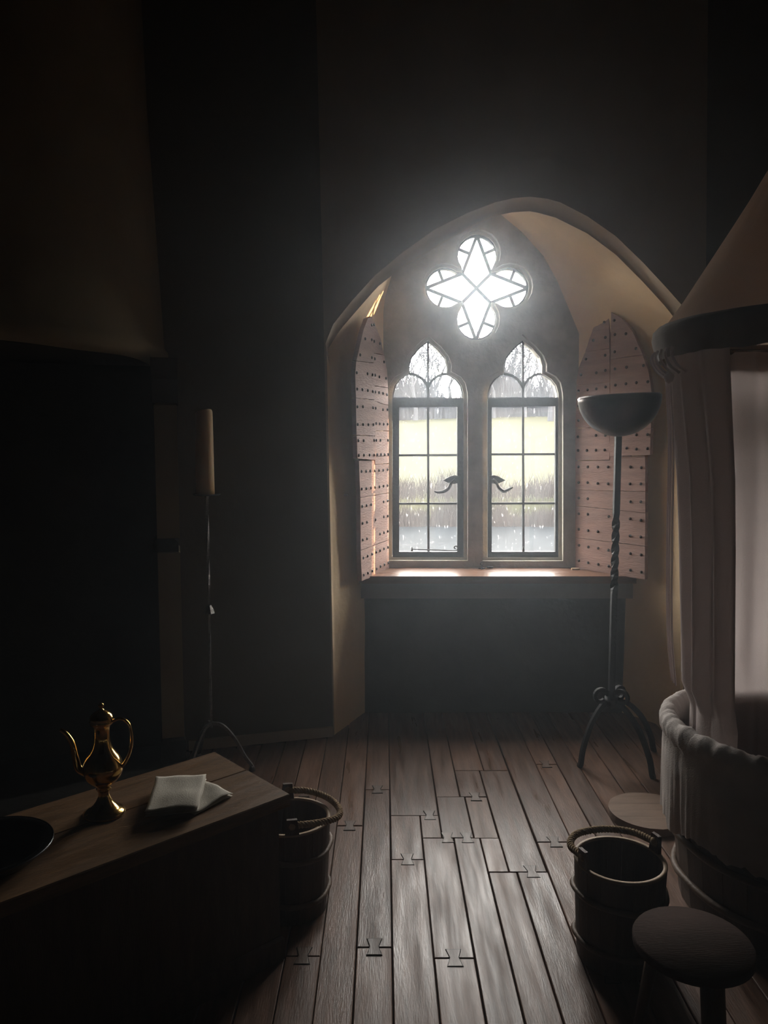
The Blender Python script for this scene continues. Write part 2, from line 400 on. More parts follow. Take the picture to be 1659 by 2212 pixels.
# stone tracery with the window openings
WY = 4.455
half = [(20.5, 752), (37, 772), (42, 790.5), (41.5, 807), (49, 810.5), (62, 819), (72, 832), (76.5, 849), (77, 860), (77, 1204)]
def light_px(cx, grow=0.0):
    h = []
    for dx, y in half:
        if y > 1000: h.append((dx + grow, y + grow * 0.8))
        else:
            # grow outwards along a rough normal
            dy = 0 if y > 845 else -grow * (0.45 if dx < 45 or y < 815 else 0.6)
            h.append((dx + grow * (1.0 if y > 780 else 0.8), y + dy))
    return [(cx, 735 - grow * 1.3)] + [(cx + a, b) for a, b in h] + [(cx - a, b) for a, b in h[::-1]]
def w2(pts, Y): return [(p.x, p.z) for p in (atY(x, y, Y) for x, y in pts)]
CX = {1: 924.5, 2: 1129.5}
qc = atY(1030.5, 620.5, WY)
def quatre(s=1.0, n=14):
    out = []
    d, r, c = 0.183, 0.112, 0.083
    r *= s; c = 0.083 + (s - 1) * 0.11
    for k in range(4):
        a = math.pi / 2 * k
        lo = math.radians(128)
        for t in arc(-lo, lo, n):
            x, z = d + r * math.cos(t), r * math.sin(t)
            out.append((qc.x + x * math.cos(a) - z * math.sin(a), qc.z + x * math.sin(a) + z * math.cos(a)))
        b = a + math.pi / 4
        out.append((qc.x + c * math.sqrt(2) * math.cos(b), qc.z + c * math.sqrt(2) * math.sin(b)))
    return out
rect = [(-3.12, -0.1), (3.02, -0.1), (3.02, 4.3), (-3.12, 4.3)]
pl = MB()
pl.plate([rect, w2(light_px(CX[1]), WY), w2(light_px(CX[2]), WY), quatre()], lambda a, b, t: (a, t, b), WY, 4.545)
tr = pl.build('tracery', STONE, wall_n)
pl = MB().plate([rect, w2(light_px(CX[1], 9), YB), w2(light_px(CX[2], 10), YB), quatre(1.14)], lambda a, b, t: (a, t, b), YB, WY + .001)
tr2 = pl.build('tracery_moulding', STONE, wall_n)
# wall under the sill, sill board and its lintel
MB().box((-0.14, YP, -.03), (1.40, YB + .01, 0.70)).build('niche_panel', STONE_AND_SHADE, wall_n)  # backlit plaster, its shade put into the dark colour
sill = thing('window_sill', 'thick oak window board on which light streaks fall', 'window sill', (0.6, 4.2, 0.70), kind='structure')
sb = MB()
sb.plate([[(-0.135, 4.13), (1.372, 4.13), (1.165, 4.43), (-0.012, 4.43)]], lambda a, b, t: (a, b, t), 0.745, 0.785)
sb.build('sill_board', OAK_SILL, sill, (0.6, 4.2, 0.70))
MB().plate([[(-0.125, 4.145), (1.36, 4.145), (1.20, 4.42), (-0.02, 4.42)]], lambda a, b, t: (a, b, t), 0.66, 0.745).build('sill_lintel', PLASTER_DEEP_SHADE, sill, (0.6, 4.2, 0.70))
def thick_wall(name, a, b, out, label, m=PLASTER_SHADE, h=ROOM_H, lean=0.0, hb=0.0):
    (ax, ay), (bx, by) = a, b
    nx, ny = out
    vs = [(ax, ay, hb), (bx, by, hb), (bx, by, h), (ax + lean, ay, h), (ax + nx, ay + ny, hb), (bx + nx, by + ny, hb), (bx + nx, by + ny, h), (ax + nx + lean, ay + ny, h)]
    o = MB().add(vs, [(0, 1, 2, 3), (4, 7, 6, 5), (0, 4, 5, 1), (3, 2, 6, 7), (0, 3, 7, 4), (1, 5, 6, 2)]).build(name, m)
    return tag(o, label, 'wall', kind='structure')
thick_wall('wall_northwest', (xl(0), YN), (ROOM_W, nw_y(ROOM_W)), (-.03, .12), 'plaster wall coloured for shade behind the tall candle stand', PLASTER_DEEP_SHADE, lean=xl(H) - xl(0))
thick_wall('wall_northeast', (xr(0), YN), (ROOM_E, ne_y(ROOM_E)), (.03, .12), 'plaster wall coloured for shade behind the tent canopy', PLASTER_DEEP_SHADE, lean=xr(H) - xr(0))
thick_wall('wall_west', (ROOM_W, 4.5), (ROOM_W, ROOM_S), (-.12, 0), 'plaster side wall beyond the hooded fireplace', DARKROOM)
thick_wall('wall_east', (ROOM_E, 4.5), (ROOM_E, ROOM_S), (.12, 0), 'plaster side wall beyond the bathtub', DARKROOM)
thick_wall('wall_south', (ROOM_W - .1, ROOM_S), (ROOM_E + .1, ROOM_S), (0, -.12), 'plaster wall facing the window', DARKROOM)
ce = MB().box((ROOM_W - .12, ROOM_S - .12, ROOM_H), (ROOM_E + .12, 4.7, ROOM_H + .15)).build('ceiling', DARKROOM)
tag(ce, 'plain plaster ceiling over the room, darkened to cut bounce', 'ceiling', kind='structure')
bb = MB()
d = Vector((ROOM_W - xl(0), nw_y(ROOM_W) - YN)).normalized()
a = Vector((xl(0), YN)) + d * 0.005; b = a + d * 0.72
nn = Vector((-d.y, d.x)); nn = -nn if nn.y > 0 else nn
vsb = [(a.x, a.y), (b.x, b.y), (b.x + nn.x * .018, b.y + nn.y * .018), (a.x + nn.x * .018, a.y + nn.y * .018)]
bbo = MB().plate([vsb], lambda p, q, t: (p, q, t), 0.0, 0.05).build('baseboard_northwest', PLASTER_SHADE)
tag(bbo, 'low skirting at the foot of the shade-coloured wall', 'baseboard', kind='structure')

# ------------------------------------------------------------------ windows
GY = 4.485
def strip(pts, w, y0, y1):
    """flat bar of width w following 2-D points, in the plane of the window"""
    P = [Vector((p[0], p[1])) for p in pts]; L = []; Rr = []
    for i, p in enumerate(P):
        t = (P[min(i + 1, len(P) - 1)] - P[max(i - 1, 0)]).normalized(); nrm = Vector((-t.y, t.x)) * w / 2
        L.append(p + nrm); Rr.append(p - nrm)
    return [(q.x, q.y) for q in L] + [(q.x, q.y) for q in Rr[::-1]], y0, y1
def bar(pts, w, parent, org, name='glazing_bar', y0=GY - 0.004, y1=GY + 0.004, m=None):
    lp, a, b = strip(pts, w, y0, y1)
    return MB().plate([lp], lambda p, q, t: (p, t, q), a, b).build(name, m or LEAD, parent, org)
def pane(pts, parent, org, m=GLASS):
    return MB().plate([pts], lambda p, q, t: (p, t, q), GY - 0.0012, GY + 0.0012).build('pane', m, parent, org)
def wpx(x, y, Y=GY): p = atY(x, y, Y); return (p.x, p.z)
for wi in (1, 2):
    cx = CX[wi]
    base = wpx(cx, 1204); org = (base[0], GY, base[1])
    w = thing('window_%d' % wi, ['', 'trefoil-headed casement with a stay bar along its bottom rail', 'trefoil-headed casement with no stay bar, beside the bowl stand'][wi], 'window', org, kind='structure')
    tilt = -1.2 if wi == 2 else 0
    # iron casement
    o4 = [wpx(cx - 76.6, 860), wpx(cx + 76.6, 860 + tilt), wpx(cx + 76.6, 1203.5), wpx(cx - 76.6, 1203.5)]
    hw = 62.5 if wi == 1 else 68.5
    i4 = [wpx(cx - hw, 880), wpx(cx + hw, 879 + tilt), wpx(cx + hw, 1191), wpx(cx - hw, 1191)]
    fr = MB().plate([o4, i4], lambda p, q, t: (p, t, q), GY - .022, GY + .012).build('casement_frame', IRON, w, org)
    # trefoil head frame
    hd = [(cx + a, b) for a, b in half[:-1]]; hd2 = [(cx - a, b) for a, b in half[:-1]]
    full = hd2[::-1] + [(cx, 735)] + hd
    inn = []
    for x_, y_ in full:
        inn.append((cx + (x_ - cx) * 0.955, 858 + (y_ - 858) * 0.975))
    lo = [wpx(*p) for p in full] + [wpx(*p) for p in inn[::-1]]
    MB().plate([lo], lambda p, q, t: (p, t, q), GY - .012, GY + .012).build('head_frame', LEAD, w, org)
    # bars
    ybot = 1191
    bar([wpx(cx, 736), wpx(cx, 862)], 0.013, w, org)
    bar([wpx(cx, 878), wpx(cx + 1, ybot)], 0.013, w, org)
    for yy in ((983.5, 1088) if wi == 1 else (981.5, 1087.5)):
        bar([wpx(cx - hw, yy), wpx(cx + hw, yy - 0.5)], 0.0125, w, org)
    for s in (-1, 1):
        bar([wpx(cx + s * a, b) for a, b in [(41, 808), (32, 808.5), (22, 812), (12, 819), (4, 829), (0.5, 838)]], 0.0145, w, org)
    # panes
    for s in (-1, 1):
        pane([wpx(cx + s * a, b) for a, b in [(1, 736), (20.5, 752), (37, 772), (42, 790.5), (41.5, 807), (32, 808.5), (22, 812), (12, 819), (4, 829), (1, 838)]], w, org)
        pane([wpx(cx + s * a, b) for a, b in [(1, 858), (1, 838), (4, 829), (12, 819), (22, 812), (32, 808.5), (41.5, 807), (49, 810.5), (62, 819), (72, 832), (76, 849), (76, 858)]], w, org)
        ys = [881, 983.5, 1088, 1190]
        for a, b in zip(ys[:-1], ys[1:]):
            pane([wpx(cx + s * 1, a), wpx(cx + s * hw, a), wpx(cx + s * hw, b), wpx(cx + s * 1, b)], w, org)
    # turning catch: diamond plate and curved lever
    s = 1 if wi == 1 else -1
    hx, hy = (cx + s * (hw + 2), 1035.5)
    ct = node('window_catch', w)
    pp = [(hx + s * 3, hy - 7), (hx - s * 8, hy - 9), (hx - s * 16, hy - 7), (hx - s * 33, hy + 2), (hx - s * 17, hy + 9), (hx - s * 8, hy + 10), (hx + s * 3, hy + 7)]
    MB().plate([[wpx(*p, GY - .03) for p in pp]], lambda p, q, t: (p, t, q), GY - .034, GY - .020).build('catch_plate', IRON, ct, org)
    lv = [(hx - s * 6, hy - 1), (hx - s * 14, hy + 8), (hx - s * 20, hy + 19), (hx - s * 30, hy + 26), (hx - s * 42, hy + (28 if wi == 1 else 21)), (hx - s * 50, hy + (26 if wi == 1 else 17))]
    pts = [(q[0], GY - .045 + 0.004 * i, q[1]) for i, q in enumerate(wpx(x_, y_, GY - .04) for x_, y_ in lv)]
    pts = smooth_path(pts, 4); nP = len(pts)
    MB().tube(pts, [0.0066 * (0.6 + 0.9 * math.sin(math.pi * min(1, (i / nP) * 0.9 + .1))) for i in range(nP)], 8).build('lever', IRON, ct, org)
    if wi == 1:
        a0 = wpx(890, 1186, GY - .03); b0 = wpx(986, 1189, GY - .03)
        st = node('window_stay', w)
        sc = [(a0[0], GY - .035, a0[1]), (b0[0] - .02, GY - .035, b0[1])]
        for t in arc(-math.pi / 2, math.pi * 1.6, 16):
            rr = 0.016 - 0.0018 * (t + math.pi / 2)
            sc.append((b0[0] - .006 + rr * math.cos(t), GY - .035, b0[1] + .016 + rr * math.sin(t)))
        MB().tube(sc, 0.0035, 6).build('stay_bar', IRON, st, org)
        MB().tube([(a0[0], GY - .035, a0[1] - .012), (a0[0], GY - .035, a0[1] + .012)], [0.007, 0.003], 6).build('stay_pin', IRON, st, org)
    else:
        q = wpx(cx + 1, 1184, GY - .02)
        MB().tube([(q[0], GY - .025, q[1] - .02), (q[0], GY - .025, q[1]), (q[0], GY - .025, q[1] + .012)], [0.008, 0.006, 0.002], 6).build('stay_pin', IRON, w, org)
# quatrefoil
org = (qc.x, GY, qc.z - 0.3)
k_ = GY / WY
def qp(x, z): return (qc.x + x, qc.z + z)
w3 = thing('window_3', 'quatrefoil window of leaded kite-shaped panes above the casements', 'window', org, kind='structure')
C_, TIP = 0.083, 0.293
def rot2(p, k):
    for _ in range(k): p = (-p[1], p[0])
    return p
lobe = lambda t: (0.183 + 0.112 * math.cos(t), 0.112 * math.sin(t))
qr = quatre(1.0); qi = [(qc.x + (a - qc.x) * .965, qc.z + (b - qc.z) * .965) for a, b in qr]
MB().plate([qr, qi], lambda p, q, t: (p, t, q), GY - .012, GY + .012).build('quatrefoil_frame', LEAD, w3, org)
for k in range(4):
    pane([qp(*rot2(p, k)) for p in [(0.003, 0), (C_, C_), (TIP, 0), (C_, -C_)]], w3, org, GLASS_CLEAN)
    for s in (-1, 1):
        bar([qp(*rot2((C_ * 0.98, s * C_ * .98), k)), qp(*rot2((TIP, 0), k))], 0.018, w3, org)
        mid = (C_ + (TIP - C_) * 0.52, s * C_ * 0.48); tt = 1.25 * s
        bar([qp(*rot2(mid, k)), qp(*rot2(lobe(tt), k))], 0.0165, w3, org)
        pane([qp(*rot2(p, k)) for p in [(TIP, 0)] + [lobe(t * s) for t in arc(0.05, 1.25, 7)] + [mid]], w3, org, GLASS_CLEAN)
        pane([qp(*rot2(p, k)) for p in [mid] + [lobe(t * s) for t in arc(1.25, 2.2, 6)] + [(C_, s * C_)]], w3, org, GLASS_CLEAN)
for k in (0, 1):
    bar([qp(*rot2((C_, C_), k)), qp(*rot2((C_, C_), k + 2))], 0.018, w3, org)
# iron catch and pin standing on the sill
q = atY(1041, 1237, 4.36)
sc = thing('sill_bolt', 'small iron bolt with a ring standing mid-sill', 'bolt', (q.x, 4.36, 0.785))
MB().tube([(0, 0, 0), (0, 0, .026)], .004, 8).build('bolt_shank', IRON, sc)
MB().tube([(-.02, 0, .006), (.018, .004, .006)], .004, 6).build('bolt_bar', IRON, sc)
MB().tube([(.009 * math.cos(t), 0, .034 + .009 * math.sin(t)) for t in arc(0, 2 * math.pi, 12)], .0025, 6, caps=False).build('bolt_ring', IRON, sc)
q = atY(1057, 1232, 4.385)
sk = MB().tube([(-.016, 0, .008), (0, 0, .010), (.022, .003, .007)], [.005, .008, .005], 6).build('sill_peg', IRON); sk.location = (q.x, 4.385, 0.785)
tag(sk, 'short dark iron peg lying beside the ringed bolt', 'peg')
q = atY(1249, 1229, 4.37)
wd = MB().cbox((-.022, -.012, 0), (.022, .012, .009), .002).build('wedge', RIMWOOD); wd.location = (q.x - .02, 4.355, 0.785)
tag(wd, 'little pale wooden wedge on the sill under the shutter', 'wedge')

# ------------------------------------------------------------------ shutters
def shutter(name, label, P0, P1, z0, side, planks, studs, thick=0.024, px=lambda p: p, seam=None):
    P0, P1 = Vector(P0), Vector(P1); d = (P1 - P0).normalized(); ang = math.atan2(d.y, d.x)
    nrm = Vector((-d.y, d.x))
    root = thing(name, label, 'shutter', (P0.x, P0.y, z0), ang)
    def uz(x, y):
        r = ray(x, y); o = Vector((0, 0))
        t = (P0.x * nrm.x + P0.y * nrm.y) / (r.x * nrm.x + r.y * nrm.y)
        q = r * t; return ((q.x - P0.x) * d.x + (q.y - P0.y) * d.y, EYE + q.z - z0)
    for i, (poly, off) in enumerate(planks):
        pts = [uz(*px(p)) for p in poly]
        # ragged outer edge: insert jittered points
        den = []
        for k in range(len(pts)):
            a, b = Vector(pts[k]), Vector(pts[(k + 1) % len(pts)]); m = max(1, int((b - a).length / 0.03))
            for j in range(m):
                q = a.lerp(b, j / m)
                if j: q += Vector((R.uniform(-1, 1), R.uniform(-1, 1))) * 0.0012
                den.append((q.x, q.y))
        f = off * side
        MB().plate([den], lambda a, b, t: (a, t, b), f, f - side * thick).build('plank', SHUT, root)
    src = None
    for p in studs:
        u, z = uz(*px(p)); off = next((o for poly, o in planks if inside(px(p), [px(v) for v in poly])), 0.0)
        if src is None:
            m = MB().lathe([(0.0085, 0), (0.0075, .0035), (.004, .006), (0.0, .0068)], 8)
            src = m.build('nail', NAIL, root); o = src
        else: o = share(src, 'nail', root)
        o.matrix_local = T(u, side * off, z) @ Rx(-side * math.pi / 2)
    su, sz0 = uz(*px(seam[1])); _, sz1 = uz(*px(seam[0]))
    MB().box((su - .016, -side * .026, sz0), (su + .016, -side * .004, sz1 - .02)).build('seam_shade', DARKWOOD, root)  # dark strip added behind the seam for the shadow between leaves
    # battens and hinge straps behind, seen from the side
    L = max(uz(*px(v))[0] for poly, o in planks for v in poly)
    for zz in (0.18, 0.62):
        MB().box((0.0, -side * (thick + .012), zz), (L * 0.7, -side * (thick + .0), zz + .05)).build('batten', DARKWOOD, root)
    return root
def inside(p, poly):
    x_, y_ = p; c = False; j = len(poly) - 1
    for i in range(len(poly)):
        (xi, yi), (xj, yj) = poly[i], poly[j]
        if (yi > y_) != (yj > y_) and x_ < (xj - xi) * (y_ - yi) / (yj - yi) + xi: c = not c
        j = i
    return c
rp = [([(1315, 678), (1300, 685), (1281, 710), (1264, 760), (1316, 752)], 0.0), ([(1264, 761), (1250, 795), (1244, 833), (1317, 825), (1316, 753)], 0.0),
      ([(1244, 834), (1243, 860), (1243, 924), (1317, 922), (1317, 826)], 0.0), ([(1243, 925), (1243, 994), (1316, 993), (1317, 923)], 0.0),
      ([(1323, 675), (1345, 688), (1370, 718), (1391, 766), (1322, 776)], 0.012), ([(1391, 767), (1403, 800), (1411, 850), (1321, 854), (1322, 777)], 0.012),
      ([(1411, 851), (1409, 925), (1320, 930), (1321, 855)], 0.012), ([(1409, 926), (1407, 982), (1320, 986), (1320, 931)], 0.012),
      ([(1243, 996), (1317, 995), (1319, 987), (1393, 984), (1394, 1061.5), (1243, 1057.5)], 0.0), ([(1243, 1058.5), (1394, 1062.5), (1394, 1107.5), (1243, 1091.5)], 0.0),
      ([(1243, 1093), (1394, 1109), (1393, 1179.5), (1243, 1160.5)], 0.0), ([(1243, 1162), (1393, 1181), (1393, 1252), (1243, 1227)], 0.0)]
rs = [(295, 125), (380, 112), (213, 260), (303, 238), (385, 218), (467, 212), (158, 400), (302, 372), (383, 347), (542, 322), (122, 518), (236, 503), (303, 484), (385, 475), (471, 462), (598, 450), (103, 638), (170, 630), (236, 622), (305, 608), (388, 595), (467, 585), (545, 577), (630, 570), (103, 750), (545, 700), (103, 858), (630, 845), (98, 980), (233, 970), (303, 970), (545, 965), (627, 963), (100, 1082), (165, 1082), (233, 1080), (298, 1078), (472, 1065), (545, 1072), (627, 1068), (103, 1205), (172, 1205), (247, 1205), (323, 1205), (490, 1205), (571, 1210), (103, 1322), (170, 1322), (246, 1328), (323, 1330), (487, 1332), (568, 1332), (105, 1437), (172, 1442), (490, 1465), (568, 1465), (105, 1555), (172, 1558), (328, 1575), (488, 1592), (568, 1603), (105, 1670), (174, 1680), (247, 1688), (488, 1720), (568, 1728), (107, 1790), (176, 1803), (250, 1812), (326, 1826), (490, 1852), (570, 1862), (106, 1905), (175, 1920), (250, 1932), (328, 1946), (490, 1975), (572, 1990)]
rs = [(1220 + a * .2893, 660 + b * .2893) for a, b in rs]
shutter('window_shutter', 'studded plank shutter behind the bowl stand, folded against the niche', (1.105, 4.405), (1.365, 4.055), 0.790, -1, rp, rs, seam=((1319, 690), (1319, 985)))
lp = [([(356, 207), (325, 222), (296, 300), (272, 400), (245, 518), (372, 533), (366, 400), (362, 250)], 0.012), ([(244, 522), (236, 620), (242, 778), (376, 792), (372, 537)], 0.012),
      ([(242, 782), (243, 900), (246, 1040), (380, 1046), (376, 796)], 0.012), ([(247, 1046), (252, 1205), (330, 1212), (381, 1215), (380, 1050)], 0.012),
      ([(370, 212), (390, 260), (430, 360), (455, 478), (376, 462), (371, 300)], 0), ([(376, 466), (456, 482), (476, 590), (482, 706), (381, 692)], 0),
      ([(381, 696), (482, 710), (484, 830), (384, 800)], 0), ([(384, 804), (484, 834), (488, 1010), (389, 1010)], 0),
      ([(389, 1014), (488, 1014), (488, 1185), (391, 1190)], 0), ([(391, 1194), (488, 1189), (487, 1237), (392, 1245)], 0),
      ([(278, 1222), (384, 1220), (388, 1250), (487, 1243), (487, 1445), (288, 1478)], 0), ([(288, 1482), (487, 1449), (488, 1775), (290, 1850)], 0),
      ([(290, 1854), (488, 1779), (490, 1985), (298, 2068)], 0)]
ls = [(352, 268), (383, 265), (306, 365), (352, 372), (383, 382), (424, 397), (270, 478), (353, 497), (388, 505), (453, 527), (246, 603), (322, 610), (358, 618), (390, 620), (420, 632), (467, 642), (249, 718), (286, 722), (324, 728), (360, 735), (392, 738), (418, 743), (446, 748), (474, 757), (251, 842), (290, 842), (361, 848), (394, 852), (446, 862), (476, 862), (253, 967), (291, 967), (328, 968), (364, 968), (398, 960), (423, 962), (451, 965), (478, 965), (258, 1080), (295, 1080), (369, 1078), (399, 1078), (428, 1078), (481, 1078), (261, 1184), (297, 1182), (337, 1182), (370, 1182), (405, 1178), (432, 1178), (458, 1178), (482, 1176), (295, 1297), (327, 1296), (357, 1294), (389, 1292), (418, 1290), (447, 1288), (477, 1284), (297, 1420), (329, 1417), (361, 1413), (390, 1409), (421, 1405), (450, 1400), (477, 1396), (300, 1543), (331, 1536), (363, 1530), (450, 1510), (478, 1503), (302, 1662), (333, 1654), (393, 1636), (452, 1616), (478, 1611), (303, 1778), (333, 1770), (425, 1737), (453, 1727), (479, 1717), (308, 1905), (338, 1892), (369, 1878), (398, 1865), (426, 1853), (453, 1841), (481, 1830), (311, 2025), (340, 2011), (371, 1997), (401, 1982), (428, 1965), (456, 1951), (483, 1938)]
z3 = lambda p: (690 + p[0] * .3072, 620 + p[1] * .3072)
shutter('window_shutter', 'studded plank shutter with a bright strip of sun, opposite the bowl stand', (0.027, 4.40), (-0.122, 4.01), 0.790, 1, lp, ls, px=z3, seam=((366, 235), (385, 1215)))

# ------------------------------------------------------------------ fireplace
FC = Vector((-1.95, nw_y(-1.95) + 0.0))
fp = thing('fireplace', 'rounded plaster fireplace hood on stone jambs, in deep shadow', 'fireplace', (FC.x, FC.y, 0), kind='structure')
wa = math.atan2(0.27, 1.0)
def hf(r, z, a, j): return r * (1 + 0.012 * noise.noise(Vector((math.cos(a) * 2, math.sin(a) * 2, z)))), z + 0.006 * noise.noise(Vector((a * 3, z, 1)))
prof = [(0.90, 1.86), (0.955, 1.865), (0.975, 1.885), (0.972, 1.925), (0.955, 1.945), (0.935, 2.3), (0.905, 3.0), (0.875, ROOM_H)]
MB().lathe(prof, 40, M=Matrix.Rotation(wa, 4, 'Z'), a0=math.pi, a1=2 * math.pi, rf=hf).build('hood', HOOD, fp)
MB().lathe([(0.90, 1.86), (0.86, 1.95), (0.80, 3.0), (0.78, ROOM_H)], 32, M=Matrix.Rotation(wa, 4, 'Z'), a0=math.pi, a1=2 * math.pi).build('hood_lining', STONE_AND_SHADE, fp)
M_ = Matrix.Rotation(wa, 4, 'Z')
for s in (-1, 1):
    x0, x1 = (0.90, 1.01) if s > 0 else (-1.01, -0.90)
    j = MB(); j.cbox((x0, -0.26, 0.0), (x1, -0.003, 0.16), .01, M_); j.build('jamb_base', STONE_AND_SHADE, fp)
    MB().cbox((x0 + .006, -0.24, 0.16), (x1 - .006, -0.003, 1.02), .008, M_).build('jamb', HOOD, fp)
    MB().cbox((x0 - .012, -0.26, 1.02), (x1 - .012 * s, -0.003, 1.08), .02, M_).build('jamb_ring', STONE_AND_SHADE, fp)
    MB().cbox((x0 + .006, -0.24, 1.08), (x1 - .006, -0.003, 1.68), .008, M_).build('jamb', HOOD, fp)
    cb = [(-0.003, 1.68), (-0.24, 1.68), (-0.30, 1.78), (-0.42, 1.86), (-0.003, 1.86)]
    MB().plate([cb], lambda a, b, t: tuple(M_ @ Vector((t, a, b))), x0, x1).build('corbel', STONE_AND_SHADE, fp)
MB().box((-0.90, -0.03, 0), (0.90, -0.003, 1.86), M_).build('fireback', STONE_AND_SHADE, fp)
MB().cbox((-1.0, -0.80, 0.001), (1.0, -0.003, 0.05), .01, M_).build('hearth', STONE_AND_SHADE, fp)

# ------------------------------------------------------------------ chest and the things on it
u = Vector((-0.735, -0.678)).normalized(); c0 = Vector((-0.268, 2.127))
ang = math.atan2(u.y, u.x)       # local +X runs along the chest away from its corner; local -Y is the depth
ch = thing('chest', 'long plank-topped wooden chest carrying the brass ewer', 'chest', (c0.x, c0.y, 0), ang)
CL, CD, CH = 1.35, 0.42, 0.5
# local y sign: depth direction v
v = Vector((-0.737, 0.675)); ly = 1 if (Vector((-u.y, u.x)).dot(v) > 0) else -1
def cy(a): return a * ly
def cb(x0, x1, y0, y1, z0, z1, name, m, parent, c=.003):
    ya, yb = sorted((cy(y0), cy(y1)))
    return MB().cbox((x0, ya, z0), (x1, yb, z1), c).build(name, m, parent)
lid = node('lid', ch)
cb(0, CL, 0, 0.225, CH - .035, CH, 'plank', OAK, lid); cb(0, CL, 0.2275, CD, CH - .035, CH - .0008, 'plank', OAK, lid)
for nm, a in (('front_panel', (.025, CL - .025, .025, .045)), ('back_panel', (.025, CL - .025, CD - .045, CD - .025)), ('end_panel', (.026, .046, .046, CD - .046)), ('end_panel', (CL - .046, CL - .026, .046, CD - .046))):
    cb(*a, .07, CH - .036, nm, DARKWOOD, ch)
cb(.015, CL - .015, .015, CD - .015, .0, .07, 'plinth', DARKWOOD, ch, .008)
hg = MB().tube([(0.018, cy(.07), CH - .05), (0.018, cy(.10), CH - .05)], .006, 8).build('hinge_pin', IRON, ch)

# ewer
e0 = atZ(226, 1758, CH)
ew = thing('ewer', 'tall slender brass ewer with domed lid, handle and spout', 'ewer', (e0.x, e0.y, CH))
prof = [(0.0, 0.0), (.050, 0.0), (.055, .003), (.055, .007), (.049, .011), (.046, .014), (.042, .016), (.036, .020), (.029, .027), (.026, .031), (.021, .038), (.015, .052), (.014, .062), (.019, .070), (.020, .073), (.017, .077), (.024, .084), (.036, .094), (.046, .106), (.051, .120), (.052, .133), (.049, .147), (.042, .161), (.032, .174), (.025, .187), (.021, .202), (.0195, .220), (.020, .238), (.023, .248), (.029, .252), (.031, .256)]
MB().lathe(prof, 40).build('body', BRASS, ew)
MB().lathe([(.031, .256), (.0315, .260), (.029, .263), (.031, .266), (.030, .271), (.026, .278), (.018, .285), (.009, .290), (.005, .293), (.0045, .297), (.008, .301), (.007, .306), (.002, .310), (0, .3105)], 32).build('lid', BRASS, ew)
sp_ = smooth_path([(-.044, 0, .115), (-.066, 0, .128), (-.074, 0, .160), (-.080, 0, .195), (-.095, 0, .222), (-.112, 0, .236)], 6)
MB().tube(sp_, [.012 - .007 * i / (len(sp_) - 1) for i in range(len(sp_))], 10).build('spout', BRASS, ew)
hp = smooth_path([(.028, 0, .258), (.050, 0, .266), (.072, 0, .252), (.080, 0, .215), (.074, 0, .175), (.060, 0, .145), (.050, 0, .132)], 6)
MB().tube(hp, .0042, 8).build('handle', BRASS, ew)

# basin
b0 = Vector((-0.95, 1.765))
bs = thing('basin', 'dark pewter basin with a thin bright rim on the chest', 'basin', (b0.x, b0.y, CH))
prof = [(0, .001), (.09, .001), (.115, .012), (.128, .034), (.142, .038), (.145, .041), (.142, .043), (.126, .040), (.110, .017), (.085, .007), (0, .006)]
MB().lathe(prof, 56).build('bowl', PEWTER, bs)
rim = MB().tube([(.1445 * math.cos(t), .1445 * math.sin(t), .041) for t in arc(0, 2 * math.pi, 56)], .0028, 8, caps=False).build('rim', PEWTER, bs)

# folded napkins
def folded(name, label, quad, z, layers, m, curl):
    P = [atZ(x_, y_, z + .012) for x_, y_ in quad]; c = sum(P, Vector()) / 4
    root = thing(name, label, 'napkin', (c.x, c.y, z), group='folded napkins on the chest')
    for l in range(layers):
        n_ = 14; zz = l * 0.0052; vs = []; fs = []
        for side in (0, 1):
            for i in range(n_ + 1):
                for j in range(n_ + 1):
                    a, b = i / n_, j / n_
                    p = P[0].lerp(P[1], a).lerp(P[3].lerp(P[2], a), b) - c
                    p.x += .004 * noise.noise(Vector((b * 4, curl + l * .3, 1))); p.y += .005 * noise.noise(Vector((a * 4, curl + l * .3, 5)))
                    sc_ = 1 - 0.012 * ((layers - 1 - l) % 2)
                    h = (0.006 + 0.013 * noise.noise(Vector((a * 2.2, b * 2.2, curl))) + 0.004 * math.sin(a * 7 + b * 3 + curl) * b) * (l + 0.3) / layers
                    e = 0.0018 if (i in (0, n_) or j in (0, n_)) else 0
                    vs.append((p.x * sc_, p.y * sc_, zz + max(0.0, h) + (0.0048 - e if side else e)))
        k = (n_ + 1) ** 2
        for i in range(n_):
            for j in range(n_):
                q = i * (n_ + 1) + j; fs.append((q, q + 1, q + n_ + 2, q + n_ + 1)); fs.append((k + q, k + q + n_ + 1, k + q + n_ + 2, k + q + 1))
        bd = [i * (n_ + 1) for i in range(n_ + 1)] + [n_ * (n_ + 1) + j for j in range(1, n_ + 1)] + [i * (n_ + 1) + n_ for i in range(n_ - 1, -1, -1)] + [j for j in range(n_ - 1, 0, -1)]
        for a, b in zip(bd, bd[1:] + bd[:1]): fs.append((a, b, k + b, k + a))
        MB().add(vs, fs, True).build('fold', m, root)
    return root
folded('napkin', 'folded white linen napkin underneath, one corner showing', [(330, 1716), (440, 1688), (503, 1712), (420, 1754)], CH, 2, LINEN, 0.3)
folded('napkin', 'folded white linen napkin lying on top of another', [(337, 1681), (446, 1676), (426, 1746), (312, 1758)], CH + .019, 3, LINEN, 1.0)

